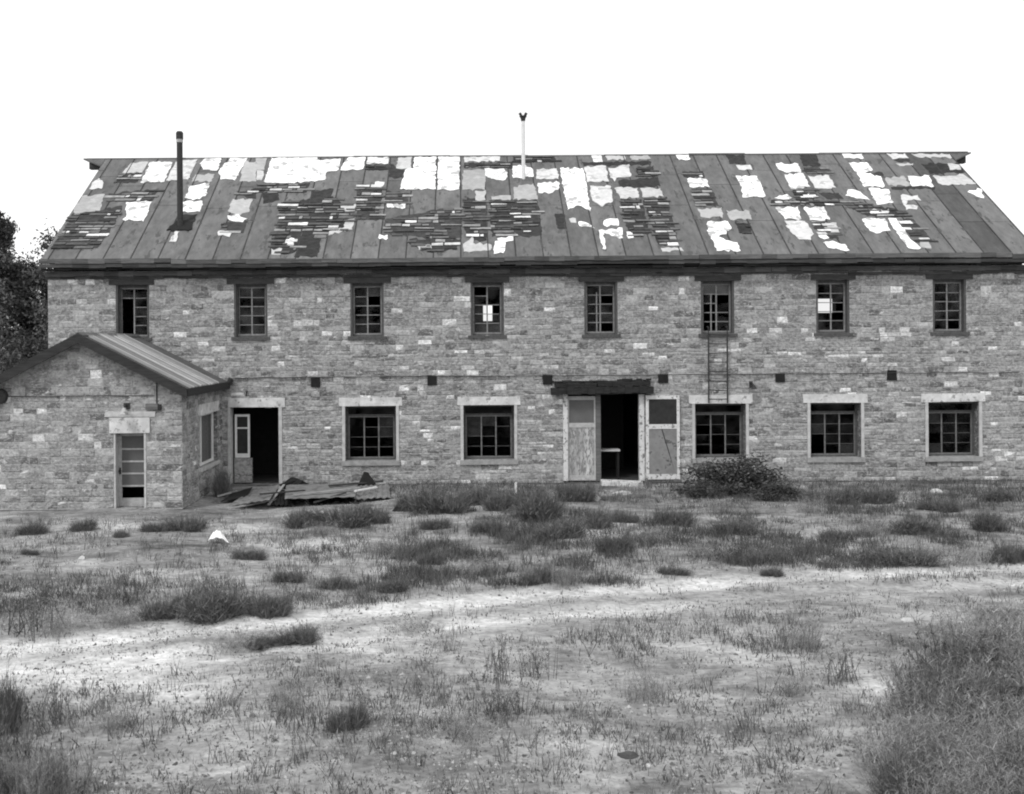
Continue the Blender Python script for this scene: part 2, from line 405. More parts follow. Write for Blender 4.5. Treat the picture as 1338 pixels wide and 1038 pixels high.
def leaf(x0, x1, y, z0, z1, zr, ptop, pbot, stilemat, st=.09):
    l = MB()
    l.box(x0, x0+st, y, y+.05, z0, z1); l.box(x1-st, x1, y, y+.05, z0, z1)
    l.box(x0+st, x1-st, y+.002, y+.048, z1-.13, z1); l.box(x0+st, x1-st, y-.006, y+.052, zr-.08, zr+.08)
    if pbot: l.box(x0+st, x1-st, y+.002, y+.048, z0, z0+.18)
    o = obj('door', l, stilemat, mill, (x0, y, z0))
    p = MB(); p.box(x0+st, x1-st, y+.015, y+.03, zr+.08, z1-.13); obj('upper_pane', p, ptop, o)
    if pbot: p = MB(); p.box(x0+st, x1-st, y+.012, y+.035, z0+.18, zr-.08); obj('lower_panel', p, pbot, o)
    return o
d1 = leaf(wx(741.3), wx(777.7), .06, .08, 2.98, 1.98, 'screen', 'peel', 'doorpaint', .05)
tag(d1, 'fixed door leaf with dusty pane over peeling pale panel')
d2 = leaf(wx(842.5), wx(886.5), -.12, .12, 3.0, 1.93, 'screendark', 'greypanel', 'white', .1)
tag(d2, 'open door leaf folded against the wall, lower panel missing')
p = MB(); p.tube([(wx(862),-.11,1.95),(wx(880),-.09,.35)], .018, 6); obj('brace', p, 'iron', d2)
st = MB(); st.box(wx(783), wx(836), -.55, -.02, -.1, .10, .4, jit=.03); obj('door_step', st, 'dressed', mill)
p = MB(); p.box(wx(784), wx(834), 3.4, 3.5, .05, 3.4); obj('inner_screen', p, 'tar_or_shadow', mill)

# timber beam ends, cable, small bracket
for px, py in ((412.5, 499.5), (564.5, 497), (715.5, 496.5), (866.5, 494.5), (1019, 493.5), (1165, 491)):
    X, _, Z = at(px, py, 0); s_ = .165
    b = MB(); b.box(X-s_, X+s_, -.05, .3, Z-s_, Z+s_*rnd.uniform(.85,1.2), .03, jit=.012); obj('beam_end', b, 'tar_or_shadow', mill)
b = MB(); pts = [(x, -.05+rnd.uniform(-.006,.006), 3.70+rnd.uniform(-.012,.012)) for x in np.arange(-7.9, XR, .6)]
b.tube(pts, .014, 5); obj('cable', b, 'iron', mill)
b = MB(); X, _, Z = at(981, 503, 0)
b.box(X-.06, X+.06, -.03, .05, Z-.1, Z+.12); b.tube([(X,-.03,Z+.06),(X-.02,-.2,Z+.1),(X+.02,-.28,Z-.02)], .03, 6); b.tube([(X+.02,-.28,Z),(X+.03,-.29,Z-.14)], [.05,.1], 8); obj('wall_bracket', b, 'iron', mill)
b = MB(); X, _, Z = at(323, 514, 0); b.tube([(X,0,Z+.06),(X,-.12,Z+.05),(X,-.13,Z-.1)], .03, 6); obj('wall_bracket', b, 'iron', mill)

# ------------------------------------------------------------------ roof
RX0, RX1 = -14.34, 19.62
nrm = np.array((0, -SL, 1.0)); nrm /= np.linalg.norm(nrm)
def RP(x, y, h=0.0):
    z = EAVE_Z + (y - EAVE_Y)*SL
    return (x + nrm[0]*h, y + nrm[1]*h, z + nrm[2]*h)
rf = MB()
rf.slab([RP(RX0,EAVE_Y), RP(RX1,EAVE_Y), RP(RX1,RIDGE_Y), RP(RX0,RIDGE_Y)], (0,0,-.12), .08)
zb = RIDGE_Z - (BACKY+.4-RIDGE_Y)*SL
rf.slab([(RX0,RIDGE_Y+.002,RIDGE_Z), (RX1,RIDGE_Y+.002,RIDGE_Z), (RX1,BACKY+.4,zb), (RX0,BACKY+.4,zb)], (0,0,-.12), .12)
roof = obj('roof', rf, 'felt', mill)
# the prow over the gable at each end of the ridge
for s_, xe in ((-1, RX0), (1, RX1)):
    p = MB(); t = xe + s_*.9
    p.slab([(xe, RIDGE_Y-.55, RIDGE_Z-.55*SL+.03), (t, RIDGE_Y, RIDGE_Z+.03), (xe, RIDGE_Y, RIDGE_Z+.03)][::s_], (0,0,-.05), .11)
    p.slab([(xe, RIDGE_Y+.55, RIDGE_Z-.55*SL+.03), (xe, RIDGE_Y+.003, RIDGE_Z+.03), (t, RIDGE_Y+.003, RIDGE_Z+.03)][::s_], (0,0,-.05), .11)
    obj('roof_prow', p, 'felt', roof)
    p = MB(); p.box(min(xe-.2*s_, xe+s_*.62), max(xe-.2*s_, xe+s_*.62), RIDGE_Y-.13, RIDGE_Y+.13, RIDGE_Z-.42, RIDGE_Z-.10, .05); obj('hoist_beam', p, 'darkwood', roof)
p = MB()
x = RX0 - .75
while x < RX1 + .7:
    e = min(x + rnd.uniform(2.2, 4), RX1 + .75)
    zt = RIDGE_Z + .045 + rnd.uniform(-.02,.025)
    p.slab([(x, RIDGE_Y-.07, zt-.045), (e, RIDGE_Y-.07, zt-.045), (e, RIDGE_Y, zt), (x, RIDGE_Y, zt)], (0,0,-.03), rnd.uniform(.08,.14))
    p.slab([(x, RIDGE_Y+.001, zt), (e, RIDGE_Y+.001, zt), (e, RIDGE_Y+.16, zt-.10), (x, RIDGE_Y+.16, zt-.10)], (0,0,-.03), .1)
    x = e + .01
obj('ridge_cap', p, 'felt', roof)
# felt strips, each lapped over the next
PITCH = 36.0 * (EAVE_Y - CAMY) / F
xs0 = (603 - CX) * (EAVE_Y - CAMY) / F
strips = [xs0 + PITCH*k for k in range(-16, 22)]
dark = {20: .085, 19: .125, 18: .115}
for k, x in enumerate(strips[:-1]):
    a, b = max(x, RX0), min(strips[k+1], RX1)
    if b - a < .05: continue
    t = rnd.uniform(.115, .155)
    kk = k - 16
    if kk == 19: t = .085
    if kk in (18, 20): t = .15
    m = MB()
    y = EAVE_Y - rnd.uniform(.0, .05); lap = 0
    while y < RIDGE_Y - .05:
        e = min(y + rnd.uniform(1.6, 3.2), RIDGE_Y - .02)
        if RIDGE_Y - e < .5: e = RIDGE_Y - .02
        m.slab([RP(a+.012, y, .02), RP(b-.012, y, .02), RP(b-.012, e, .014), RP(a+.012, e, .014)], (0,0,-.012), t*rnd.uniform(.93, 1.08))
        y = e + rnd.uniform(.008, .022)
    o = obj('roofing_strip', m, 'felt', roof)
    bt = MB(); bt.slab([RP(b-.022, EAVE_Y-.02, .03), RP(b+.018, EAVE_Y-.02, .03), RP(b+.018, RIDGE_Y-.03, .03), RP(b-.022, RIDGE_Y-.03, .03)], (0,0,-.02), .04)
    obj('seam_lap', bt, 'felt', roof)
# torn places traced from the photograph: (zoom offset x, list); coordinates are quarter pixels
W1=[[660,500,795,498,750,600,640,590,660,575],[785,292,900,292,860,395,735,398],[920,290,1030,280,985,385,868,388],[1075,268,1160,262,1135,335,1060,330,1045,300],[1205,268,1290,268,1260,330,1225,385,1150,380,1140,340],[480,400,520,375,540,400,530,430,470,430],[985,415,1095,400,1075,470,1010,490,965,475,985,445],[950,498,1060,495,1045,553,945,553],[1190,570,1230,565,1290,585,1270,605,1200,595],[1140,650,1205,655,1200,680,1140,675]]
G1=[[640,345,690,295,775,290,745,345],[1020,355,1120,352,1105,392,1000,390],[1215,485,1315,485,1300,550,1250,570,1190,550],[1275,285,1338,290,1338,390,1250,390],[425,470,545,460,520,550,380,555]]
S1=[[570,455,820,430,800,490,560,495],[380,560,640,520,600,610,350,615],[350,615,600,610,510,740,265,745],[620,355,745,345,720,395,600,400],[1155,610,1290,600,1270,660,1150,650],[1235,440,1338,440,1338,480,1300,480]]
D1=[[955,565,1030,560,1000,640,900,640],[620,375,735,365,715,395,600,400]]
W2=[[80,268,205,262,320,262,320,280,440,275,430,330,370,340,358,385,245,395,150,400,40,395],[480,262,570,262,555,330,440,332,455,300],[580,262,690,262,685,298,575,298],[825,262,938,255,935,430,750,435,780,330,820,325],[950,250,1060,250,1060,435,945,435],[1085,252,1270,252,1268,285,1085,290],[1192,328,1290,325,1312,345,1300,385,1240,380,1195,360],[620,395,670,395,660,420,620,415],[680,512,785,508,775,530,680,530],[640,672,685,672,680,695,645,695],[1235,745,1260,690,1338,680,1338,700,1300,705,1290,765,1240,770],[150,700,200,690,195,725,150,722]]
G2=[[0,262,60,262,40,330,0,330],[0,335,40,335,30,385,0,385],[740,268,815,266,805,325,730,325],[1078,335,1195,332,1195,435,1075,435],[1145,440,1195,440,1195,490,1145,490],[1225,470,1325,465,1325,490,1230,485],[430,510,520,510,515,545,470,550],[470,595,510,585,500,640,380,670,380,655,450,635],[1080,720,1130,680,1130,715,1225,720,1225,750,1080,755],[835,725,915,720,915,740,850,748],[80,745,135,745,130,770,80,770]]
S2=[[0,405,280,400,260,450,0,445],[130,500,400,470,510,540,500,600,470,640,300,690,190,770,75,770,85,670,130,600],[680,440,790,450,795,510,680,510],[670,590,925,540,1070,530,1070,690,925,690,670,660],[800,690,1070,695,1040,750,900,760,800,720],[1085,470,1200,490,1205,700,1130,700,1085,640],[1215,490,1338,490,1338,680,1230,680],[525,410,665,410,640,590,520,590],[1085,295,1338,290,1338,320,1085,320],[580,305,690,300,690,330,570,330]]
D2=[[35,450,110,445,120,490,35,505],[240,690,340,680,320,785,200,785],[700,300,770,330,765,375,690,370],[290,440,400,430,380,520,280,500]]
W3=[[0,310,60,305,105,330,108,370,0,372],[125,328,232,325,240,378,125,380],[130,400,240,395,245,425,210,450,135,455],[245,322,365,325,385,415,390,450,405,545,340,520,285,540,265,430],[375,318,485,312,500,390,390,398],[400,415,510,415,520,495,460,525,415,490],[410,250,460,248,470,288,420,288],[500,325,605,305,620,365,540,375,530,395,510,370],[340,600,395,610,425,635,360,628],[475,595,545,590,555,625,475,625],[450,650,570,635,575,690,520,680,470,655,485,750,470,745],[595,655,625,655,625,690,600,690],[850,250,915,250,925,280,865,278],[910,378,1010,378,1025,420,920,420],[1015,600,1120,600,1140,640,1075,685,1170,710,1190,755,1065,755,1035,690,1015,650],[1165,365,1275,368,1320,470,1200,475,1195,430],[1165,310,1240,308,1250,330,1175,330]]
G3=[[485,252,580,250,590,278,490,280],[610,255,700,248,720,275,620,280],[530,425,650,425,660,475,560,478],[665,428,770,428,785,470,680,475],[5,420,110,405,130,485,0,485],[295,590,330,585,330,605,300,605],[965,535,1090,530,1095,580,985,580],[1115,545,1235,545,1245,590,1135,590],[770,740,880,735,890,755,780,755]]
S3=[[0,490,130,490,155,670,60,680,0,650],[0,255,220,250,220,290,0,290],[560,485,670,485,715,660,620,680,590,620],[680,490,800,470,870,725,760,725],[645,320,735,310,745,365,650,365],[885,340,990,338,1000,370,890,370],[930,430,1040,430,1075,520,965,520],[1160,600,1240,610,1245,665,1180,660]]
D3=[[220,560,270,560,270,635,230,635],[550,385,755,370,770,415,560,420],[365,290,720,285,720,305,370,310],[1110,245,1200,240,1220,300,1130,300]]
W4=[[40,298,160,300,175,345,95,345,60,330],[85,355,185,352,220,420,125,435],[210,365,320,362,355,425,250,430],[35,480,100,460,125,480,80,488],[185,460,250,460,245,475,190,475],[40,530,155,527,175,590,90,590],[90,600,195,600,240,670,225,695,165,695,100,635],[185,530,290,525,325,590,220,595],[285,710,340,705,400,720,425,755,320,742],[265,665,300,660,320,690,270,685],[385,245,490,245,500,272,400,272],[420,295,515,292,545,335,500,345,590,370,610,420,500,418,460,340],[525,430,630,432,650,505,565,510],[405,465,420,437,480,445,535,490,480,480],[535,540,580,540,580,556,535,556],[590,540,635,540,635,556,595,556],[490,590,610,585,640,650,570,665,530,650],[625,585,670,585,740,690,800,740,740,745,680,670],[690,465,780,465,800,490,730,490,720,515,780,520,780,540,720,540],[615,242,715,245,735,268,650,275],[730,365,840,362,865,418,750,415],[1040,445,1110,430,1130,480,1090,470]]
G4=[[300,610,355,605,380,670,330,660],[745,245,955,250,960,268,780,265],[670,298,760,298,760,308,690,310],[610,375,710,365,740,412,635,415],[860,365,1020,355,1090,405,930,410,890,400],[940,300,1000,305,1010,330,950,330],[800,705,840,700,855,745,790,740]]
S4=[[190,320,300,320,315,350,200,350],[130,430,250,430,260,475,150,490],[20,490,480,495,560,520,700,540,720,575,520,570,400,515,20,515],[235,600,340,610,370,690,290,690],[690,590,760,590,860,700,760,710]]
D4=[[160,245,250,250,275,310,185,310],[260,450,370,450,400,485,310,485],[800,300,1000,295,1030,345,850,350],[500,345,600,345,610,362,520,362],[640,420,870,415,870,430,650,432],[650,270,740,275,740,290,680,290]]
def poly(ox, c):
    out = []
    for i in range(0, len(c), 2):
        x, y = roofpt(ox + c[i]/3.994, 140 + c[i+1]/3.994)
        out.append((min(max(x, RX0+.02), RX1-.02), min(max(y, EAVE_Y+.03), RIDGE_Y-.05)))
    return out
def ragged(P, step=.11, amp=.075):
    out = []
    for (x0, y0), (x1, y1) in zip(P, P[1:] + P[:1]):
        L = math.hypot(x1-x0, y1-y0); n = max(1, int(L/step))
        for i in range(n):
            t = i/n; a = amp if i else amp*.5
            out.append((x0+(x1-x0)*t + rnd.uniform(-a,a)*.5, min(y0+(y1-y0)*t + rnd.uniform(-a,a), RIDGE_Y-.05)))
    return out
def inpoly(P, x, y):
    c = False; j = len(P)-1
    for i in range(len(P)):
        if (P[i][1] > y) != (P[j][1] > y) and x < (P[j][0]-P[i][0])*(y-P[i][1])/(P[j][1]-P[i][1]) + P[i][0]: c = not c
        j = i
    return c
white, shing = MB(), MB()
q = 0
def flat(mb, P, h, tone):
    mb.slab([RP(x, y, h) for x, y in P], (0,0,-.012), tone)
for ox, Ws, Gs, Ss, Ds in ((0,W1,G1,S1,D1),(335,W2,G2,S2,D2),(670,W3,G3,S3,D3),(1003,W4,G4,S4,D4)):
    for c in Ds:
        q += 1; flat(shing, ragged(poly(ox, c)), .026 + (q%7)*.0006, rnd.uniform(.035,.05))
    for c in Ss:
        P = poly(ox, c); q += 1
        flat(shing, ragged(P), .0235 + (q%5)*.0005, rnd.uniform(.04,.06))
        xs = [p[0] for p in P]; ys = [p[1] for p in P]
        y = min(ys)
        while y < max(ys):
            x = min(xs) + rnd.uniform(-.1, .1); ch = rnd.uniform(.13, .22)
            while x < max(xs):
                w = rnd.uniform(.08, .42) if rnd.random() < .6 else rnd.uniform(.4, .8)
                if inpoly(P, x+w/2, y+ch/2) and rnd.random() < .84:
                    r = rnd.random()
                    t = rnd.uniform(.5,.85) if r < .13 else rnd.uniform(.16,.34) if r < .45 else rnd.uniform(.035,.13)
                    h0 = rnd.uniform(.045,.075); h1 = .032
                    yb = y + rnd.uniform(-.02,.03); ye = y + ch*rnd.uniform(.55,.9)
                    shing.slab([RP(x, yb, h0), RP(x+w-.01, yb+rnd.uniform(-.02,.02), h0), RP(x+w-.01, ye+rnd.uniform(-.03,.03), h1), RP(x, ye, h1)], (0,0,-.018), t)
                x += w + rnd.uniform(0, .05)
            y += ch
    for c in Gs:
        q += 1; flat(white, ragged(poly(ox, c)), .029 + (q%9)*.0007, rnd.uniform(.34,.52))
    for c in Ws:
        q += 1; flat(white, ragged(poly(ox, c)), .036 + (q%9)*.0007, rnd.choice((.6,.75,.82,.88,.9)))
tag(obj('exposed_shingling', shing, 'shingle', roof), kind='stuff')
tag(obj('bare_sheathing', white, 'patch', roof), kind='stuff')
# cornice: boards in lengths
def boards(name, y0, y1, z0, z1, t, lo=3, hi=7, jz=.02, x0=RX0-.03, x1=RX1+.03):
    x = x0
    while x < x1 - .1:
        e = min(x + rnd.uniform(lo, hi), x1)
        if x1 - e < 1: e = x1
        j = rnd.uniform(-jz, jz); jy = rnd.uniform(0, .02)
        m = MB(); n = max(1, int((e-x)/.5))
        for i in range(n):
            a = x + (e-x)*i/n; b = x + (e-x)*(i+1)/n
            m.slab([(a, y0+jy, z1+j), (b, y0+jy, z1+j), (b, y1, z1+j), (a, y1, z1+j)], (0, 0, -(z1-z0)+rnd.uniform(-.02,.02)), t*rnd.uniform(.7,1.4))
        obj(name, m, 'wood', mill)
        x = e + .012
boards('eave_board', EAVE_Y-.06, EAVE_Y+.25, EAVE_Z-.13, EAVE_Z+.02, .10, jz=.03)
boards('gutter_board', EAVE_Y-.02, EAVE_Y+.22, EAVE_Z-.27, EAVE_Z-.14, .060)
boards('soffit_board', EAVE_Y+.10, -.14, EAVE_Z-.34, EAVE_Z-.28, .035)
boards('frieze_board', -.13, -.045, EAVE_Z-.52, EAVE_Z-.36, .085, x0=XL-.05, x1=XR)
boards('frieze_board', -.09, -.046, EAVE_Z-.62, EAVE_Z-.53, .05, x0=XL-.05, x1=XR, jz=.03)

# vent pipes on the roof
x, y = roofpt(235.5, 296); zr = RP(x, y)[2]; ztop = at(235.5, 172, y)[2]
vp = thing('vent_pipe', 'dark iron stovepipe with a pale ring below its cap, left part of the roof', 'pipe', (x, y, zr), 'pipes on the roof')
m = MB(); m.tube([(x,y,zr-.3),(x,y,ztop-.4)], .105, 14); obj('pipe', m, 'iron', vp, smooth=False)
m = MB(); m.tube([(x,y,ztop-.40),(x,y,ztop-.28)], .118, 14); obj('ring', m, 'galv', vp)
m = MB(); m.tube([(x,y,ztop-.28),(x,y,ztop-.05),(x,y,ztop)], [.128,.128,.09], 14); obj('cap', m, 'iron', vp)
m = MB(); m.slab([RP(a,b,.06) for a,b in ragged([(x-.42,y-.3),(x+.5,y-.25),(x+.42,y+.2),(x-.2,y+.25)])], (0,0,-.05)); obj('flashing', m, 'tar_or_shadow', vp)
m = MB(); m.slab([RP(a,b,.05) for a,b in ragged([(x-.12,y-.95),(x+.1,y-.95),(x+.08,y-.35),(x-.05,y-.35)])], (0,0,-.02)); obj('mortar_smear', m, 'dressed', vp)
x, y = roofpt(684, 234); zr = RP(x, y)[2]; ztop = at(684, 148, y)[2]
vp = thing('vent_pipe', 'slender pale vent pipe with forked dark cap near the middle of the ridge', 'pipe', (x, y, zr), 'pipes on the roof')
m = MB(); m.tube([(x,y,zr-.3),(x,y,ztop-.3)], .07, 12); obj('pipe', m, 'cleanwhite', vp)
m = MB(); m.tube([(x,y,ztop-.32),(x,y,ztop-.2),(x,y,ztop-.12)], [.075,.10,.15], 12)
for s_ in (-1,1): m.tube([(x+s_*.04,y,ztop-.15),(x+s_*.13,y,ztop)], [.05,.055], 8)
obj('cap', m, 'iron', vp)

# ladder hung from the sixth upper window
x0, _, zt = at(924, 428, 0); x1 = at(948.5, 428, 0)[0]; zb = 2.72
ld = thing('iron_ladder', 'narrow dark iron ladder hanging below the window toward the right of the main doorway', 'ladder', ((x0+x1)/2, -.14, zb))
for xx in (x0, x1):
    m = MB(); m.tube([(xx, -.02, zt+.02), (xx, -.17, zt), (xx,-.17, zt-.2), (xx+rnd.uniform(-.01,.01), -.16, (zt+zb)/2), (xx,-.15,zb)], .028, 6); obj('rail', m, 'iron', ld)
for i in range(8):
    z = zb + .12 + i*.32
    m = MB(); m.tube([(x0, -.16, z+rnd.uniform(-.02,.02)), (x1, -.16, z+rnd.uniform(-.02,.02))], .018, 6); obj('rung', m, 'iron', ld)

# ================================================================== THE ANNEX
AX0, AX1, AY = -14.1, -8.3, -5.0
ARX, ARZ, ASL = -11.2, 5.02, .515
annex = thing('gabled_annex', 'small stone gabled wing with corrugated roof projecting from the left end of the building', 'annex', (ARX, -2.5, 0))
aTop = lambda u: ARZ - abs(u - ARX)*ASL
AD = (-10.31, -9.36, .04, 2.25)
w = stone_wall(AX0, AX1, 0, ARZ, [AD], lambda u, d, z: (u, AY+d, z), cv=(.75,1.25), hc=(.16,.25), wc=(.18,.5), clip=aTop, white=.06, base=.275, thick=.5, extra=(ARX,))
obj('wall', w, 'stone', annex)
SW = (-3.05, -.70, .96, 2.62)
sideTop = aTop(AX1)
w = stone_wall(AY+.5, 0, 0, sideTop, [SW], lambda u, d, z: (AX1-d, u, z), cv=(.75,1.25), hc=(.16,.25), wc=(.18,.5), white=.03, base=.25)
obj('wall', w, 'stone', annex)
w = stone_wall(AY, AY+.5, 0, sideTop-.002, [], lambda u, d, z: (AX1-.001-d, u, z), hc=(.2,.30), wc=(.4,.5), white=.06, base=.255, thick=.3)
obj('wall', w, 'stone', annex)
w = stone_wall(AY+.5, 0, 0, sideTop, [], lambda u, d, z: (AX0+d, u, z), base=.22); obj('wall', w, 'stone', annex)
fl = MB(); fl.box(AX0+.5, AX1-.6, AY+.5, -.02, -.1, .04); obj('floor', fl, 'floor', annex)
p = MB(); p.box(AX0+.6, AX1-.6, -3.2, -3.1, .05, 3.3); obj('inner_screen', p, 'tar_or_shadow', annex)
# annex roof
EX = 3.1
def AP(s_, u, y, h=0):   # u: metres from the ridge along X, on side s_
    return (ARX + s_*u, y, ARZ + .13 - u*ASL + h)
rf = MB()
for s_ in (-1, 1):
    pts = [AP(s_,0 if s_>0 else .002,AY-.38), AP(s_,EX,AY-.38), AP(s_,EX,-.06), AP(s_,0 if s_>0 else .002,-.06)]
    rf.slab(pts if s_ > 0 else pts[::-1], (0,0,-.1), .08)
ar = obj('roof', rf, 'felt', annex)
def corrugated(s_, y0, y1, h, m, u0=.02, u1=EX+.05, amp=.03, per=.17, name='corrugated_sheet'):
    n = int((y1-y0)/per*6); V=[]; tn = .19 if m == 'greysheet' else .27; rr = [tn*rnd.choice((.65,.85,1,1.15,1.6)) for _ in range(99)]
    ys = np.linspace(y0, y1, n); hs = h + amp*np.sin(ys/per*2*math.pi)
    us = np.linspace(u0, u1, 5)
    for i, yy in enumerate(ys):
        for u in us: V.append(AP(s_, u, yy, hs[i]))
    mb = MB(); mb.v = V
    for i in range(n-1):
        for j in range(4):
            a = i*5+j; mb.f.append((a, a+1, a+6, a+5) if s_ < 0 else (a, a+5, a+6, a+1)); mb.t.append(rr[int((ys[i]-y0)/per+.25)])
    o = obj(name, mb, 'corr', ar); md = o.modifiers.new('t', 'SOLIDIFY'); md.thickness = .006; return o
for s_ in (-1, 1):
    corrugated(s_, -4.95, -4.0, .035, 'greysheet'); 
    corrugated(s_, -4.02, -3.1, .05, 'galv'); corrugated(s_, -3.12, -2.15, .037, 'galv'); corrugated(s_, -2.2, -1.4, .05, 'greysheet')
    m = MB(); pts = [AP(s_,.02,-1.45,.028), AP(s_,EX+.02,-1.45,.028), AP(s_,EX+.02,-.05,.028), AP(s_,.02,-.05,.028)]
    m.slab(pts if s_>0 else pts[::-1], (0,0,-.02), .10); obj('felt_sheet', m, 'felt', ar)
    m = MB(); pts = [AP(s_,0,AY-.42,.05), AP(s_,EX+.06,AY-.42,.05), AP(s_,EX+.06,AY-.36,.05), AP(s_,0,AY-.36,.05)]
    m.slab(pts if s_>0 else pts[::-1], (0,0,-.29), .042); obj('rake_board', m, 'wood', ar)
    m = MB(); pts = [AP(s_,0,AY-.36,.03), AP(s_,EX+.06,AY-.36,.03), AP(s_,EX+.06,AY-.1,.03), AP(s_,0,AY-.1,.03)]
    m.slab(pts if s_>0 else pts[::-1], (0,0,-.02), .09); obj('rake_felt', m, 'felt', ar)
    m = MB(); xx = ARX + s_*(EX+.02); z = ARZ+.13-(EX+.02)*ASL
    m.box(min(xx,xx+s_*.07), max(xx,xx+s_*.07), AY-.36, .0, z-.21, z+.02, .045); obj('fascia', m, 'wood', ar)
m = MB(); m.slab([(ARX-.14,AY-.4,ARZ+.12),(ARX,AY-.4,ARZ+.21),(ARX,-.04,ARZ+.21),(ARX-.14,-.04,ARZ+.12)][::-1],(0,0,-.02),.09); m.slab([(ARX+.001,AY-.4,ARZ+.21),(ARX+.14,AY-.4,ARZ+.12),(ARX+.14,-.04,ARZ+.12),(ARX+.001,-.04,ARZ+.21)][::-1],(0,0,-.02),.09)
obj('ridge_cap', m, 'felt', ar)
m = MB(); m.tube([(AX1+.28,-.14,3.50),(AX1+.36,-.16,3.68)], .10, 8); obj('gutter_end', m, 'iron', ar)
# annex door
dx0, dx1, dz0, dz1 = AD
m = MB(); m.box(dx0-.12, dx1+.12, AY-.05, AY+.3, dz1+.003, dz1+.46, .5, jit=.006); obj('lintel', m, 'dressed', annex)
m = MB(); m.box(dx0-.25, dx1+.28, AY-.035, AY+.2, dz1+.47, dz1+.63, .5, jit=.012); obj('lintel', m, 'plaster', annex)
m = MB(); m.box(dx1-.06, dx1-.002, AY-.02, AY+.06, dz0, dz1); obj('door_jamb', m, 'plaster', annex)
m = MB(); m.box(dx0+.002, dx0+.05, AY-.02, AY+.06, dz0, dz1); m.box(dx0+.0015, dx0+.012, AY+.06, AY+.42, dz0, dz1); obj('door_jamb', m, 'plaster', annex)
y = AY + .38; d = MB(); st_ = .10
d.box(dx0+.01, dx0+st_, y, y+.05, dz0, dz1); d.box(dx1-st_+.03, dx1-.002, y, y+.05, dz0, dz1)
zz = [dz0+.0, dz0+.30, dz0+.62, dz0+.98, dz0+1.3, dz0+1.65, dz0+2.06, dz1]
d.box(dx0+st_, dx1-st_+.03, y, y+.05, dz0, dz0+.24); d.box(dx0+st_, dx1-st_+.03, y, y+.05, dz1-.12, dz1)
rails = [dz0+.60, dz0+.97, dz0+1.33, dz0+1.70]
for r in rails: d.box(dx0+st_, dx1-st_+.03, y+.003, y+.047, r-.025, r+.025)
dr = obj('door', d, 'doorpaint', annex, (dx0, y, dz0))
p = MB(); p.box(dx0+st_, dx1-st_+.03, y+.02, y+.03, rails[0]+.025, dz1-.12); obj('pane', p, 'screen', dr)
p = MB(); p.tube([(dx0+.055,y-.06,dz0+1.05),(dx0+.055,y,dz0+1.05)], .035, 8); p.box(dx0+.03,dx0+.08,y-.012,y,dz0+.95,dz0+1.15); obj('handle', p, 'iron', dr)
# annex side window, on the wall that faces the yard
y0, y1, z0, z1 = SW
m = MB()
for yy in (y0+.02, y0+.62, y1-.16): m.box(AX1-.22, AX1-.12, yy, yy+.12, z0, z1)
m.box(AX1-.22, AX1-.13, y0+.14, y1-.16, z1-.08, z1); m.box(AX1-.22, AX1-.13, y0+.14, y1-.16, z0, z0+.08)
sw = obj('window', m, 'cleanwhite', annex, (AX1-.2, y0, z0))
m = MB(); m.face([(AX1-.18,y0+.14,z0+.08),(AX1-.18,y0+.62,z0+.08),(AX1-.18,y0+.62,z1-.08),(AX1-.18,y0+.14,z1-.08)]); obj('pane', m, 'glass', sw)
m = MB()
for i in range(4):
    a = y0+.74+i*.36; m.box(AX1-.2, AX1-.165, a+.004, a+.35, z0+.08, z1-.08, rnd.uniform(.09,.2))
obj('board', m, 'wood', sw)
m = MB(); m.box(AX1-.3, AX1+.05, y0-.15, y1+.1, z1+.003, z1+.34, .5); obj('lintel', m, 'dressed', sw)
m = MB(); m.box(AX1-.12, AX1+.07, y0-.08, y1+.08, z0-.12, z0-.002, .5); obj('sill', m, 'plaster', sw)
# fittings on the annex front
X, _, Z = at(166, 534, AY)
lp = MB(); lp.box(X-.09, X+.09, AY-.03, AY+.02, Z-.02, Z+.16); lp.tube([(X,AY-.03,Z+.08),(X,AY-.2,Z+.12),(X+.02,AY-.32,Z+.02)], .022, 6)
la = obj('wall_lamp', lp, 'iron', annex, (X, AY, Z))
m = MB(); m.tube([(X+.02,AY-.32,Z+.04),(X+.02,AY-.33,Z-.06),(X+.02,AY-.34,Z-.16)], [.04,.09,.17], 12); obj('lamp_shade', m, 'galv', la)
m = MB(); X, _, Z = at(200, 532, AY); m.box(X-.2, X+.16, AY-.09, AY+.01, Z-.07, Z+.1, .15); m.box(X+.165, X+.25, AY-.07, AY+.01, Z-.1, Z+.08, .04); obj('junction_box', m, 'wood', annex)
m = MB(); X2, _, Z2 = at(205, 505, AY); m.tube([(X2,AY-.03,Z2+.25),(X2,AY-.03,Z+.05)], .018, 6); obj('conduit', m, 'iron', annex)
m = MB(); m.tube([(x, AY-.04+rnd.uniform(-.004,.004), at(120, 517.5, AY)[2]+rnd.uniform(-.01,.01)) for x in np.arange(-13.6, -8.9, .45)], .012, 5); obj('cable', m, 'iron', annex)
X, _, Z = at(1, 518, AY)
m = MB(); m.tube([(X,AY+.02,Z),(X,AY-.05,Z),(X,AY-.16,Z),(X,AY-.2,Z)], [.23,.23,.21,.1], 20); bell = obj('alarm_bell', m, 'iron', annex, (X, AY, Z))

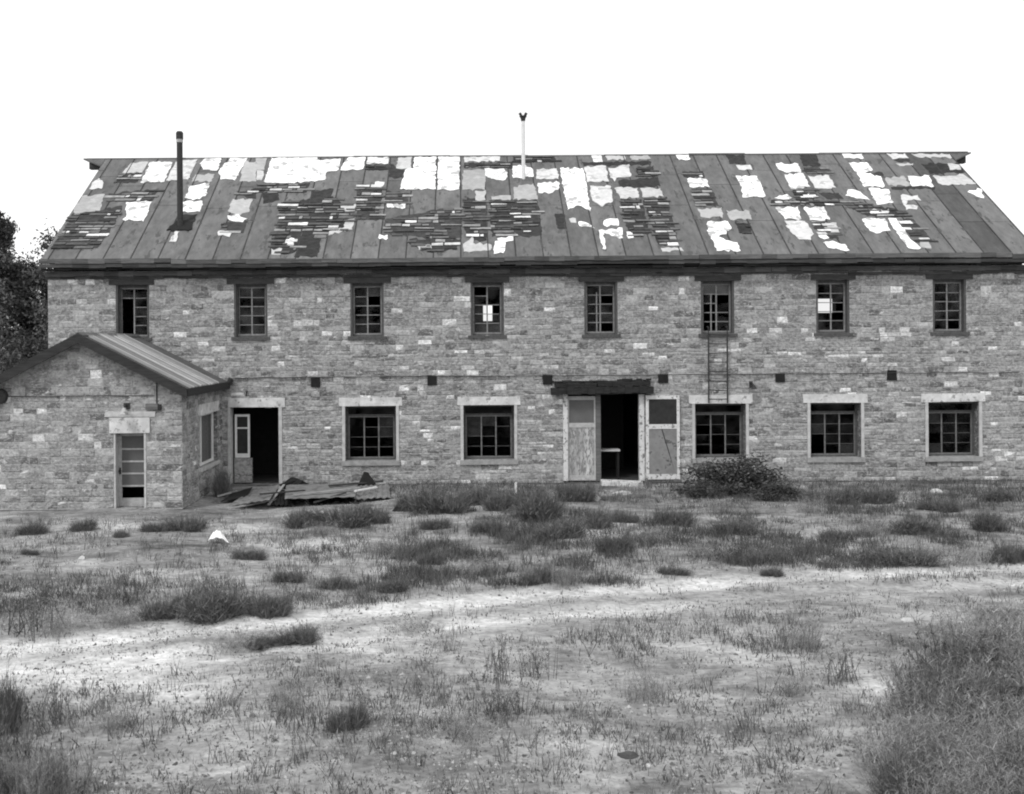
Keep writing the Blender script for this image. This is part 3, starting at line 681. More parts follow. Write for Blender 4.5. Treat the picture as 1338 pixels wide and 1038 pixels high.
# ================================================================== GROUND
def seg_dist(x, y, pts):
    best = np.full(np.shape(x), 1e9)
    for (ax, ay), (bx, by) in zip(pts, pts[1:]):
        dx, dy = bx-ax, by-ay; t = np.clip(((x-ax)*dx + (y-ay)*dy)/(dx*dx+dy*dy), 0, 1)
        best = np.minimum(best, np.hypot(x-ax-t*dx, y-ay-t*dy))
    return best
rutA = [gnd(*p) for p in ((-300,862),(-50,848),(100,838),(250,824),(430,803),(560,790),(700,778),(850,766),(1000,757),(1150,750),(1338,742),(1600,734))]
rutB = [gnd(*p) for p in ((-300,905),(-50,882),(150,868),(300,853),(430,838),(600,814),(750,800),(900,787),(1100,773),(1338,762),(1600,750))]
mid = [((a[0]+b[0])/2, (a[1]+b[1])/2) for a, b in zip([gnd(*p) for p in ((-300,880),(0,862),(300,838),(600,802),(900,777),(1338,752),(1600,742))], [gnd(*p) for p in ((-300,880),(0,862),(300,838),(600,802),(900,777),(1338,752),(1600,742))])]
def sm(a, b, v): t = np.clip((v-a)/(b-a), 0, 1); return t*t*(3-2*t)
sand = [(1160,905,45,22,.5),(1080,945,70,15,.35),(150,880,130,28,.5),(250,905,60,14,.35),(500,855,60,14,.3),(60,845,80,16,.4),(760,702,60,14,.3),(470,845,40,10,.3),(1050,692,60,10,.3),(400,708,60,10,.35),(310,690,60,6,.35),(160,685,50,8,.3),(700,920,40,10,.2),(970,850,80,14,.3),(1230,745,120,8,.3)]
sandw = []
for px, py, rx, ry, a in sand:
    c = gnd(px, py); e = gnd(px+rx, py); f = gnd(px, py-ry); sandw.append((c[0], c[1], abs(e[0]-c[0]), abs(f[1]-c[1]), a))
def soil(x, y):
    n = fbm(x, y, 2.2); n2 = fbm(x+40, y-13, .8)
    n3 = fbm(x*.45, y*1.6, .9) + .35*(vnoise(x*.8, y*1.3, .22)-.5); t = .275 + (n-.5)*.22 + (n2-.5)*.22 + (n3-.5)*.26 - .02*sm(17.5, 20.5, y - CAMY)
    da = seg_dist(x, y, rutA) + (n2-.5)*.7; db = seg_dist(x, y, rutB) + (n2-.5)*.7
    dim = 1 - .5*sm(0, 9, x); t = t + dim*.30*(1-sm(.1,.8,da)) + dim*.25*(1-sm(.1,.7,db)) * np.clip(.75 + (n-.5), .3, 1)
    for cx, cy, rx, ry, a in sandw:
        q = ((x-cx)/rx)**2 + ((y-cy)/ry)**2
        t = t + a*.45*np.exp(-q*1.2)*(.6+.8*n2)
    d = y - CAMY
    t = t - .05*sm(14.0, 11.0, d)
    return np.clip(t, .09, .62)
def axis(lo, hi, st, far0, far1, g=1.35):
    a = list(np.arange(lo, hi+1e-6, st)); s_ = st; v = lo
    while v > far0: s_ *= g; v -= s_; a.insert(0, v)
    s_ = st; v = a[-1]
    while v < far1: s_ *= g; v += s_; a.append(v)
    return np.array(a)
gx = axis(-19, 23, .11, -900, 900); gy = axis(-25.5, .5, .09, -300, 1500)
GX, GY = np.meshgrid(gx, gy)
GZ = gheight(GX, GY)
da = np.minimum(seg_dist(GX, GY, rutA), seg_dist(GX, GY, rutB))
GZ = GZ - .05*(1-sm(.1,.5,da))
nx, ny = len(gx), len(gy)
V = np.stack([GX.ravel(), GY.ravel(), GZ.ravel()], 1)
i, j = np.meshgrid(np.arange(nx-1), np.arange(ny-1)); a = (j*nx+i).ravel()
Fq = np.stack([a, a+1, a+1+nx, a+nx], 1)
cxm = (GX[:-1,:-1]+GX[1:,1:]).ravel()/2; cym = (GY[:-1,:-1]+GY[1:,1:]).ravel()/2
tone = soil(cxm, cym)
trk = (seg_dist(cxm, cym, rutA) < .75 + .3*(fbm(cxm, cym, 1.1)-.5)) | (seg_dist(cxm, cym, rutB) < .6 + .3*(fbm(cxm, cym, 1.1)-.5))
def submesh(name, mask):
    f = Fq[mask]; u, inv = np.unique(f, return_inverse=True)
    return np_mesh(name, V[u], inv.reshape(f.shape), tone[mask])
tag(obj('ground', submesh('ground', ~trk), 'soil', smooth=True), kind='structure')
tag(obj('dirt_track', submesh('dirt_track', trk), 'soil', smooth=True), kind='structure')

# ================================================================== PLANTS
def blades(base, tip, width, tone, droop=.15):
    """thin two-segment blades -> verts, quads, tones"""
    n = len(base); d = tip - base
    side = np.stack([-d[:,1], d[:,0], np.zeros(n)], 1) + nr.normal(0, .02, (n,3))*[1,1,0]
    ang = nr.random(n)*math.pi; rs = np.stack([np.cos(ang), np.sin(ang), np.zeros(n)], 1)
    side = rs * width[:,None]
    m = base + d*.55; m[:,2] += np.linalg.norm(d, axis=1)*droop
    V = np.stack([base-side*.5, base+side*.5, m+side*.42, m-side*.42, tip+side*.08, tip-side*.08], 1).reshape(-1,3)
    k = np.arange(n)*6
    Q = np.stack([np.stack([k,k+1,k+2,k+3],1), np.stack([k+3,k+2,k+4,k+5],1)], 1).reshape(-1,4)
    return V, Q, np.repeat(tone, 2)
def leaves(pos, size, tone):
    n = len(pos)
    u = nr.normal(0,1,(n,3)); u /= np.linalg.norm(u,axis=1)[:,None]
    w = nr.normal(0,1,(n,3)); w -= (w*u).sum(1)[:,None]*u; w /= np.linalg.norm(w,axis=1)[:,None]
    a = u*size[:,None]; b = w*(size*.45)[:,None]
    V = np.stack([pos-a, pos+b*.9-a*.1, pos+a, pos-b*.9-a*.1], 1).reshape(-1,3)
    k = np.arange(n)*4
    return V, np.stack([k,k+1,k+2,k+3],1), tone
def join(*gs):
    Vs=[]; Qs=[]; Ts=[]; n=0
    for V_,Q_,T_ in gs: Vs.append(V_); Qs.append(Q_+n); Ts.append(T_); n+=len(V_)
    return np.concatenate(Vs), np.concatenate(Qs), np.concatenate(Ts)
def fuzzy(n, t0, t1, r=.5, h=1.0, w=.012):
    """fine-twigged scrub: radius .5, height 1"""
    lob = [(nr.uniform(-.28,.28), nr.uniform(-.28,.28), nr.uniform(.55,1)) for _ in range(6)]
    L = np.array([lob[i] for i in nr.integers(0,6,n)])
    an = nr.random(n)*2*math.pi; q = np.sqrt(nr.random(n))
    base = np.stack([L[:,0]*.7+np.cos(an)*q*.12, L[:,1]*.7+np.sin(an)*q*.12, np.full(n,-.03)], 1)
    el = nr.random(n)**.8; rr = nr.uniform(.4,1.05,n)*(1+.25*(nr.random(n)>.93))
    tip = np.stack([L[:,0]+np.cos(an)*.26*np.sqrt(1-el**2)*rr*1.2, L[:,1]+np.sin(an)*.26*np.sqrt(1-el**2)*rr*1.2, h*L[:,2]*(.12+.88*el)*rr], 1)
    g1 = blades(base, tip, np.full(n, w)*nr.uniform(.6,1.4,n), nr.uniform(t0,t1,n), .06)
    m = n*2; k = nr.integers(0,n,m); f = nr.uniform(.35,1,m)[:,None]
    pos = base[k]*(1-f)+tip[k]*f + nr.normal(0,.02,(m,3))
    tp = pos + nr.normal(0,.05,(m,3)) + [0,0,.07]
    g2 = blades(pos, tp, np.full(m, w*.9), nr.uniform(t0,t1,m), .02)
    return join(g1, g2)
def leafy(n, t0, t1, size=.05):
    c = np.stack([nr.uniform(-.42,.42,14), nr.uniform(-.3,.3,14), nr.uniform(.12,.8,14)], 1)
    c[:,2] *= 1 - 1.1*np.abs(c[:,0])
    k = nr.integers(0,14,n)
    pos = c[k] + nr.normal(0,1,(n,3))*[.10,.10,.10]; pos[:,2] = np.abs(pos[:,2])
    g = leaves(pos, nr.uniform(.5,1.2,n)*size, nr.uniform(t0,t1,n))
    b = np.zeros((40,3)); b[:,:2] = nr.normal(0,.08,(40,2)); t = c[nr.integers(0,14,40)]
    return join(g, blades(b, t, np.full(40,.015), np.full(40,.05), .05))
def stalks(n, t0, t1, spread=.3, w=.012, leafn=10, lean=.12):
    b = np.zeros((n,3)); b[:,:2] = nr.normal(0,spread*.6,(n,2))
    t = b + np.stack([nr.normal(0,lean,n), nr.normal(0,lean,n), nr.uniform(.45,1,n)], 1)
    g1 = blades(b, t, np.full(n,w), nr.uniform(t0,t1,n), .03)
    m = n*leafn; k = nr.integers(0,n,m); f = nr.random(m)**.8
    p = b[k]*(1-f[:,None]) + t[k]*f[:,None]
    tp = p + np.stack([nr.normal(0,.06,m), nr.normal(0,.06,m), nr.uniform(.0,.10,m)], 1)
    return join(g1, blades(p, tp, np.full(m,w*1.1), nr.uniform(t0,t1*1.15,m), .05))
MESH = {}
for k in range(4): MESH['F%d'%k] = np_mesh('scrub', *fuzzy(1300, .07, .19, w=.008))
for k in range(2): MESH['V%d'%k] = np_mesh('leafy', *leafy(5200, .03, .12, .033))
for k in range(3): MESH['K%d'%k] = np_mesh('stalk', *stalks(36, .06, .15))
for k in range(3): MESH['B%d'%k] = np_mesh('broom', *stalks(120, .10, .34, spread=.42, w=.0055, leafn=18, lean=.2))
for m in MESH.values(): m.materials.append(MT['leaf'])
cnt = {}
def plant(name, kind, px, py, wpx, hpx, label, cat, group=None, deep=.7):
    x, y = gnd(px, py); d = y - CAMY
    z = float(gheight(x, y)) - .02
    ks = [k for k in MESH if k[0] == kind]; cnt[kind] = cnt.get(kind, -1) + 1
    o = bpy.data.objects.new(name, MESH[ks[cnt[kind] % len(ks)]]); COL.objects.link(o)
    W_, H_ = wpx*d/F, hpx*d/F
    wd = {'F': 1.0, 'V': 1.05, 'K': .75, 'B': 1.2}[kind]
    o.location = (x, min(y, -.25 - W_*deep*.3) if y > -1.5 else y, z); o.scale = (W_/wd, W_/wd*deep, H_*1.08)
    o.rotation_euler.z = rnd.uniform(-.5,.5) + rnd.choice((0, math.pi))
    return tag(o, label, cat, group)
S = 'scrub bushes in the yard'
P_ = [
 ('leafy_bush','V',952,645,130,60,'dark leafy bush reaching the sill of the window under the iron ladder','bush',None),
 ('leafy_bush','V',1012,652,75,26,'low leafy shrub spreading right from the dark bush under the ladder','bush',None),
 ('leafy_bush','V',925,650,50,26,'small leafy shrub at the left foot of the dark bush under the ladder','bush',None),
 ('scrub_bush','F',582,670,105,42,'dark rounded scrub bush right of the heap of sheet metal','bush',S),
 ('scrub_bush','F',752,655,70,34,'dark scrub bush hiding the foot of the peeling door panel','bush',S),
 ('scrub_bush','F',655,664,80,32,'scrub bush behind the white stake, below the second lower window','bush',S),
 ('scrub_bush','F',712,676,120,48,'broad dark scrub mass between the white stake and the main doorway','bush',S),
 ('scrub_bush','F',545,664,60,26,'scrub bush tucked behind the left side of the dark rounded one','bush',S),
 ('scrub_bush','F',622,660,70,34,'scrub bush between the dark rounded one and the white stake','bush',S),
 ('scrub_bush','F',692,660,80,36,'scrub bush just right of the white stake against the wall','bush',S),
 ('scrub_bush','F',775,690,70,30,'scrub bush in front of the main door step','bush',S),
 ('scrub_bush','F',728,704,95,32,'wide low scrub bush in front of the broad dark scrub mass','bush',S),
 ('scrub_bush','F',803,722,66,34,'round scrub bush below the main doorway, nearer the track','bush',S),
 ('scrub_bush','F',452,682,130,34,'long dark scrub bush along the front of the sheet metal heap','bush',S),
 ('scrub_bush','F',388,684,80,28,'scrub bush at the left front of the sheet metal heap','bush',S),
 ('scrub_bush','F',492,682,60,30,'scrub bush at the right front of the sheet metal heap','bush',S),
 ('scrub_bush','F',568,690,56,20,'small scrub bush in front of the dark rounded one beside the sheet metal','bush',S),
 ('scrub_bush','F',640,692,66,24,'small scrub bush in front of the white stake','bush',S),
 ('scrub_bush','F',48,696,66,20,'low scrub bush before the annex wall near the left edge','bush',S),
 ('scrub_bush','F',106,693,46,20,'low scrub bush before the annex just left of its door','bush',S),
 ('scrub_bush','F',202,692,46,18,'low scrub bush before the annex just right of its door','bush',S),
 ('scrub_bush','F',246,690,72,26,'scrub bush at the front right corner of the annex','bush',S),
 ('scrub_bush','F',287,648,42,46,'grey upright bush in the nook between annex and doorway','bush',S),
 ('scrub_bush','F',1098,656,66,30,'dark scrub bush below the left jamb of the fourth lower window','bush',S),
 ('scrub_bush','F',1148,654,62,30,'dark scrub bush below the right jamb of the fourth lower window','bush',S),
 ('scrub_bush','F',1058,652,50,20,'small scrub bush left of the pair below the fourth lower window','bush',S),
 ('scrub_bush','F',292,806,150,50,'largest darkest bush in the yard, on the far side of the track','bush',S),
 ('scrub_bush','F',215,808,110,40,'bush joined to the left side of the largest dark bush','bush',S),
 ('scrub_bush','F',352,804,80,42,'bush joined to the right side of the largest dark bush','bush',S),
 ('loose_weed','K',38,828,90,68,'tall loose weed clump at the left edge beyond the track','weed',None),
 ('loose_weed','B',75,830,70,44,'leafy weed right beside the tall loose clump at the left edge','weed',None),
 ('loose_weed','B',150,818,80,34,'sparse weed between the left edge clump and the largest bush','weed',None),
 ('scrub_bush','F',392,838,84,24,'dark low mat of weed standing between the two ruts','weed',None),
 ('scrub_bush','F',335,845,70,18,'low dark weed patch joined left of the dark mat between the ruts','bush',S),
 ('loose_weed','B',540,822,80,16,'flat weed streak between the ruts right of the dark mat','weed',None),
 ('loose_weed','B',310,850,90,28,'straggling weed left of the dark mat between the ruts','weed',None),
 ('loose_weed','K',652,892,44,66,'tall dark spiky weed in the middle foreground','weed',None),
 ('loose_weed','K',704,880,50,50,'spiky weed just right of the tall dark one in the middle','weed',None),
 ('loose_weed','B',845,908,70,46,'bunched weed in the foreground below the main doorway','weed',None),
 ('loose_weed','B',375,938,70,52,'bunched weed in the left middle foreground','weed',None),
 ('loose_weed','F',450,956,75,44,'dense dark tuft beside the bunched weed in the left foreground','weed',None),
 ('loose_weed','K',75,946,34,62,'single tall spiky weed in the left foreground','weed',None),
 ('loose_weed','B',150,952,80,34,'low weed right of the single tall spiky one','weed',None),
 ('loose_weed','B',600,970,90,40,'low spreading tuft near the bottom middle','weed',None),
 ('loose_weed','B',1052,842,70,46,'broad dark topped weed on the near side of the track','weed',None),
 ('loose_weed','K',1100,890,60,50,'thin stalks beside the bright sand patch','weed',None),
 ('loose_weed','B',1030,905,60,30,'flat dark weed left of the bright sand patch','weed',None),
 ('loose_weed','K',660,932,60,40,'thin short stalks below the tall dark weed in the middle','weed',None),
]
for n, k, px, py, w, h, lab, cat, g in P_: plant(n, k, px, py, w, h, lab, cat, g)
gb = 'scrub tufts between building and track'
for px, py, w, h in ((880,684,74,30),(962,694,84,28),(1200,694,95,32),(1292,690,86,34),(1180,738,105,40),(1262,738,86,36),(1318,730,70,34),(1092,706,66,24),(852,706,54,24),(700,762,54,34),(742,768,48,30),(622,748,66,30),(1000,735,70,24),(920,728,76,26),(1060,668,70,22),(1230,665,90,22),(1310,655,70,22),(560,735,60,22),(500,720,54,22),(325,728,54,20),(440,765,70,26),(520,772,60,22),(820,680,54,20),(940,668,60,22),(1140,700,60,26),(880,750,50,18),(1010,750,44,16),(830,650,40,16),(610,720,40,18),(420,695,44,18),(155,700,40,12),(380,760,50,22),(40,722,40,14)):
    plant('scrub_tuft', rnd.choice('FFB'), px, py, w*rnd.uniform(.8,1.25), h*rnd.uniform(.75,1.15), 'low grey scrub tuft in the strip between the stone building and the dirt track', 'tuft', gb)
gr = 'weeds massed at the lower right'
for _ in range(64):
    py = rnd.uniform(868, 1090); lim = 1178 - (py-835)*.12 + rnd.uniform(0, 40)
    px = rnd.uniform(lim, 1440)
    plant('weed_plant', rnd.choice('BBBKF'), px, py, rnd.uniform(90,160), rnd.uniform(50,95), 'grey feathery weed in the dense stand filling the lower right corner', 'weed', gr)
gl = 'weeds massed at the lower left'
for _ in range(10):
    py = rnd.uniform(950, 1080); px = rnd.uniform(-60, 95 - (1080-py)*.2)
    plant('weed_plant', rnd.choice('BBF'), px, py, rnd.uniform(60,100), rnd.uniform(45,90), 'grey weed in the dense stand filling the lower left corner', 'weed', gl)

# grass and small weeds: nobody could count them
def dens(px, py, x, y):
    n = fbm(x, y, 2.6); n2 = fbm(x+9, y+4, .9); p = sm(.46,.60,n*.45+n2*.55)
    d = np.zeros_like(px)
    d += ((py > 650) & (py < 765) & (px > 500)) * (.05 + .95*p)
    d += ((py > 622) & (py <= 655) & (px > 380)) * (.25 + .6*p)
    d += ((py > 668) & (py < 800) & (px <= 500)) * (.05 + .24*p)
    d += ((py >= 765) & (py < 850)) * (.02 + .2*p)
    d += ((py >= 850) & (py < 965)) * (.006 + .11*p)
    d += (py >= 965) * (.008 + .035*p)
    e = px - 1175 + (py-835)*.16 + (n2-.5)*160 + (n-.5)*120; d = np.maximum(d, .42*sm(-30, 90, e)*sm(790, 870, py)*(.4+.9*p))
    d = np.maximum(d, .3*sm(60, -50, px - 60 + (1038-py)*.6 + (n2-.5)*120)*sm(900, 950, py))
    r = np.minimum(seg_dist(x, y, rutA), seg_dist(x, y, rutB)*1.15)
    d = d * sm(.25, .8, r + (n2-.5)*.5)
    d = d * (1 - .75*(1-sm(1.0, 1.6, seg_dist(x, y, mid) + (n2-.5)*.8)))
    for cx, cy, rx, ry, a in sandw[:4]: d *= 1 - .85*np.exp(-(((x-cx)/rx)**2 + ((y-cy)/ry)**2)*1.2)
    return d
def grass(N, hmin, hmax, nb, w, spread, name, label_kind, f=None, t0=.06, t1=.17):
    px = nr.uniform(-90, 1430, N); py = nr.uniform(628, 1075, N)
    dx, dy = px-CX, py-HY; ux, uy = dx-ROLL*dy, dy+ROLL*dx
    dd = F*CAMZ/uy; x = ux*dd/F; y = CAMY+dd
    D = dens(px, py, x, y)
    if f is not None: D = f(px, py, D)
    ok = (nr.random(N) < D) & (y < -.12) & ~((x < AX1+.4) & (y > AY-.5))
    x, y = x[ok], y[ok]; n = len(x)
    z = gheight(x, y) - .05*(1-sm(.1,.5,np.minimum(seg_dist(x,y,rutA), seg_dist(x,y,rutB))))
    hh = nr.uniform(hmin, hmax, n)*(.5+fbm(x, y, 1.7)); tt = nr.uniform(t0, t1, n)
    k = np.repeat(np.arange(n), nb); m = len(k)
    b = np.stack([x[k]+nr.normal(0,spread,m), y[k]+nr.normal(0,spread,m), z[k]-.01], 1)
    ln = nr.normal(0,.33,(m,2)); h = hh[k]*nr.uniform(.45,1.1,m)
    tip = b + np.stack([ln[:,0]*h, ln[:,1]*h, h], 1)
    return blades(b, tip, w*nr.uniform(.6,1.4,m), tt[k]*nr.uniform(.8,1.25,m), .05)
g = join(grass(30000, .06, .26, 10, .008, .06, 'grass', 'g'),
         grass(75000, .08, .27, 9, .010, .08, 'grass', 'g', f=lambda px,py,D: D*(1.3+.9*(px>640))*(py<772)*(px>360) + .35*D*(py<800)*(px<=360), t0=.05, t1=.135),
         grass(9000, .04, .12, 16, .012, .14, 'mat', 'g', f=lambda px,py,D: D*1.2*(py>775), t0=.05, t1=.13),
         grass(6500, .18, .48, 6, .008, .07, 'grass', 'g', f=lambda px,py,D: D*((py>770)*.8+.1)),
         grass(26000, .02, .07, 7, .018, .07, 'litter', 'g', f=lambda px,py,D: np.maximum(D,.24-.1*(py>950)), t0=.10, t1=.36))
go = obj('grass', np_mesh('grass', *g), 'leaf'); tag(go, 'thin dry grass and small weeds over the sandy yard', 'grass', kind='stuff')

def pebbles(N):
    px = nr.uniform(-90, 1430, N); py = nr.uniform(640, 1075, N)
    dx, dy = px-CX, py-HY; ux, uy = dx-ROLL*dy, dy+ROLL*dx; dd = F*CAMZ/uy; x = ux*dd/F; y = CAMY+dd
    k = (y < -.3) & ~((x < AX1+.2) & (y > AY-.2)) & (nr.random(N) < sm(.40, .62, fbm(x-20, y+8, 1.4)) + .12)
    x, y = x[k], y[k]; n = len(x); z = gheight(x, y) - .05*(1-sm(.1,.5,np.minimum(seg_dist(x,y,rutA), seg_dist(x,y,rutB))))
    r = .009 + .032*nr.random(n)**5; a0 = nr.random(n)*6.28; V_ = []
    for q in range(5): V_.append(np.stack([x+np.cos(a0+q*1.257)*r*nr.uniform(.7,1.4,n), y+np.sin(a0+q*1.257)*r*nr.uniform(.7,1.2,n), z-.005], 1))
    V_.append(np.stack([x+nr.normal(0,.3,n)*r, y+nr.normal(0,.3,n)*r, z+r*nr.uniform(.35,.9,n)], 1))
    V_ = np.stack(V_, 1).reshape(-1, 3); b = np.arange(n)*6
    Q = np.stack([np.stack([b+q, b+(q+1)%5, b+5], 1) for q in range(5)], 1).reshape(-1, 3)
    return np_mesh('gravel', V_, Q, np.repeat(np.where(nr.random(n) < .5, nr.uniform(.07,.17,n), nr.uniform(.22,.40,n)), 5))
tag(obj('gravel', pebbles(60000), 'leaf'), 'small stones and clods scattered over the sandy yard', 'gravel', kind='stuff')

# ================================================================== TREES at the far left
def tree(px, py_top, Y, wpx, label, n=24000, low=.12, t0=.04, t1=.17, leaf_s=.14, group='trees beyond the left end'):
    d = Y - CAMY; x = at(px, 450, Y)[0]; H_ = at(px, py_top, Y)[2]*1.07; W_ = wpx*d/F
    root = thing('tree', label, 'tree', (x, Y, 0), group)
    tk = MB(); tk.tube([(x,Y,-.2),(x+.15,Y,H_*.2),(x-.1,Y+.1,H_*.45),(x+.1,Y,H_*.75)], [.38,.30,.2,.07], 9)
    for _ in range(9):
        a = rnd.uniform(0,6.28); z = rnd.uniform(.2,.6)*H_; r = W_*rnd.uniform(.2,.4)
        tk.tube([(x,Y,z),(x+math.cos(a)*r*.5,Y+math.sin(a)*r*.5,z+H_*.1),(x+math.cos(a)*r,Y+math.sin(a)*r,z+H_*.22)], [.13,.08,.03], 6)
    obj('trunk', tk, 'bark', root)
    nc = 60; c = nr.normal(0,1,(nc,3)); c /= np.linalg.norm(c,axis=1)[:,None]; c *= nr.uniform(.45,1,(nc,1))
    hz = H_*(1-low)/2
    c = c*[W_*.46, W_*.42, hz*.9] + [0,0,H_*low+hz*.98]
    k = nr.integers(0,nc,n); s_ = nr.uniform(.5,1.2,nc)
    pos = c[k] + nr.normal(0,1,(n,3))*(s_[k]*W_*.075)[:,None]
    pos[:,2] = np.clip(pos[:,2], .2, H_*1.03)
    ct = nr.uniform(t0,t1,nc)
    me = np_mesh('crown', *leaves(pos, nr.uniform(.6,1.3,n)*leaf_s, ct[k]*nr.uniform(.7,1.3,n)))
    obj('crown', me, 'leaf', root)
tree(-10, 268, 24, 78, 'taller dark tree cut by the left edge of the picture, beside the roof corner')
tree(62, 300, 27, 120, 'broad dark tree rising behind the left end of the eaves', n=36000)
tree(12, 345, 34, 110, 'dark tree filling the gap behind the broad tree and the tallest one', n=14000)
tree(-90, 300, 30, 120, 'broad tree beyond the left edge of the picture', n=12000)
tree(120, 330, 45, 130, 'tree hidden mostly behind the left end of the stone building', n=12000)
def lowbush(px, py, Y, wpx, label):
    x, _, H_ = at(px, py, Y); W_ = wpx*(Y-CAMY)/F; n = 7000
    a = nr.random(n)*6.28; e = nr.random(n); r = nr.random(n)**.33*(1+.15*np.sin(a*5)+.12*np.sin(a*9+1))
    pos = np.stack([np.cos(a)*np.sqrt(1-e*e)*r*W_/2, np.sin(a)*np.sqrt(1-e*e)*r*W_/2, e*r*H_], 1)+nr.normal(0,.06,(n,3)); pos[:,2]=np.abs(pos[:,2])
    o = obj('large_shrub', np_mesh('large_shrub', *leaves(pos, nr.uniform(.05,.12,n), nr.uniform(.05,.13,n))), 'leaf'); o.location = (x, Y, 0)
    tag(o, label, 'shrub')
lowbush(14, 442, 10, 68, 'rounded lighter shrub below the dark trees at the left edge')
lowbush(62, 425, 13, 50, 'darker shrub between the rounded one and the building corner')
lowbush(-45, 440, 12, 60, 'shrub beyond the left edge beside the rounded one')

# ================================================================== DEBRIS
def gndh(px, py, h):
    x, y = un(px, py); d = F*(CAMZ-h)/y
    return (x*d/F, min(CAMY+d, -.12), h)
def sheet(name, corners, hs, m, label, cat, corr=.012, nu=26, nv=10, bend=0.0, group=None, thick=.012):
    """corners: four ground pixels (A,B,C,D); hs: height above the ground at each"""
    C_ = [np.array(gndh(c[0], c[1], h)) for c, h in zip(corners, hs)]
    org = sum(C_)/4; mb = MB()
    for a in range(nu):
        for b in range(nv):
            u, v = a/(nu-1), b/(nv-1)
            p = (C_[0]*(1-u)+C_[1]*u)*(1-v) + (C_[3]*(1-u)+C_[2]*u)*v
            z = corr*math.sin(u*nu*1.4) + bend*math.sin(math.pi*u) + .03*(vnoise(p[0]*3, p[1]*3, .8)-.5)
            mb.v.append((p[0], p[1], p[2]+float(z)))
    for a in range(nu-1):
        for b in range(nv-1):
            i0 = a*nv+b; mb.f.append((i0, i0+nv, i0+nv+1, i0+1)); mb.t.append(.2)
    o = obj(name, mb, m, origin=org); md = o.modifiers.new('t','SOLIDIFY'); md.thickness = thick
    return tag(o, label, cat, group)
gd = 'scrap by the doorway'
sheet('roofing_or_shadow_sheet', ((299,661),(352,653),(365,634),(327,640)), (.04,.24,.28,.12), 'greysheet', 'dull grey roofing sheet lying tilted before the doorway beside the annex', 'scrap sheet', group=gd)
sheet('roofing_or_shadow_sheet', ((288,656),(322,649),(330,637),(302,645)), (.03,.10,.20,.12), 'tar_or_shadow', 'black sheet standing in for the shadow left of the tilted grey one', 'scrap sheet', corr=0, group=gd)  # wedge of shadow modelled as a black sheet
sheet('roofing_or_shadow_sheet', ((372,652),(464,649),(468,631),(374,634)), (.24,.24,.16,.14), 'palesheet', 'flat grey roofing sheet lying on the heap, the widest one', 'scrap sheet', group=gd, corr=.009)
sheet('roofing_or_shadow_sheet', ((352,660),(385,660),(372,640),(362,640)), (.02,.04,.12,.16), 'tar_or_shadow', 'dark crumpled sheet as shadow under the left end of the widest grey sheet', 'scrap sheet', corr=.03, group=gd)  # shade beneath the widest sheet, modelled as a black sheet
sheet('roofing_or_shadow_sheet', ((400,660),(470,657),(466,647),(402,650)), (.02,.02,.10,.10), 'tar_or_shadow', 'dark strip as shadow along the front of the widest grey sheet', 'scrap sheet', corr=.03, group=gd)  # shadow under the front edge, put in as a black strip
sheet('roofing_or_shadow_sheet', ((462,652),(510,650),(508,633),(470,635)), (.12,.10,.14,.24), 'palesheet', 'grey sheet at the right end of the heap beside the upturned scrap', 'scrap sheet', corr=.02, group=gd)
a_ = gndh(467, 634, .18); b_ = gndh(492, 632, .18); yy = min(a_[1], b_[1]); ap = at(475, 617, yy)
mb_ = MB(); mb_.slab([(a_[0], yy, .15), (b_[0], yy, .16), (ap[0]+.08, yy+.1, ap[2]-.02), (ap[0], yy+.12, ap[2])], (.03, .25, -.03)); tag(obj('roofing_or_shadow_sheet', mb_, 'tar_or_shadow', origin=a_), 'dark upturned scrap corner poking above the right end of the heap', 'scrap sheet', gd)
sheet('roofing_or_shadow_sheet', ((512,668),(558,670),(552,661),(520,657)), (.02,.02,.05,.12), 'tar_or_shadow', 'flat dark scrap lying between heap and rounded bush', 'scrap sheet', corr=.01, group=gd)
def plank(p0, h0, p1, h1, w, t, m, label, cat='plank', name='plank', group=gd):
    a = np.array(gndh(*p0, h0)); b = np.array(gndh(*p1, h1))
    d = b-a; s_ = np.cross(d, (0,0,1)); s_ /= np.linalg.norm(s_); s_ *= w/2
    mb = MB(); mb.slab([a-s_, b-s_, b+s_, a+s_], (0,0,-t), .3)
    return tag(obj(name, mb, m, origin=(a+b)/2), label, cat, group)
plank((384,646),.30,(470,637),.32,.12,.04,'wood','weathered plank lying across the widest grey sheet')
plank((351,659),.06,(371,633),.34,.07,.03,'wood','thin plank leaning on the heap beside the tilted grey sheet')
plank((464,641),.32,(492,636),.32,.09,.04,'cleanwhite','short white board at the front right of the heap')
plank((284,648),.1,(302,643),.2,.12,.04,'wood','short pale plank at the left end of the heap')
plank((300,664),.05,(360,652),.10,.10,.04,'wood','long plank along the front edge of the tilted grey sheet')
plank((410,656),.12,(452,643),.34,.08,.04,'darkwood','dark plank slanting up onto the widest grey sheet')
plank((500,655),.05,(546,648),.06,.12,.04,'wood','plank lying on the ground right of the heap')
plank((430,634),.25,(500,628),.28,.14,.05,'darkwood','dark beam along the wall behind the heap')
plank((340,645),.36,(398,640),.32,.10,.04,'darkwood','dark board bridging the tilted and the widest grey sheets')
x, y = gnd(674, 655)
m = MB(); m.slab([(x-.035,y-.03,.55),(x+.03,y-.03,.58),(x+.03,y+.03,.58),(x-.035,y+.03,.55)], (.01,0,-.65), .7); tag(obj('stake', m, 'cleanwhite', origin=(x,y,0)), 'short white stake standing in the scrub left of the main doorway', 'stake')
tb = MB(); tb.box(wx(783.5), wx(812), .5, 1.0, 1.02, 1.08, .3, jit=.01); 
t_ = thing('work_bench', 'low wooden bench just inside the dark main doorway', 'bench', (wx(797), .75, .05))
obj('bench_top', tb, 'plaster', t_)
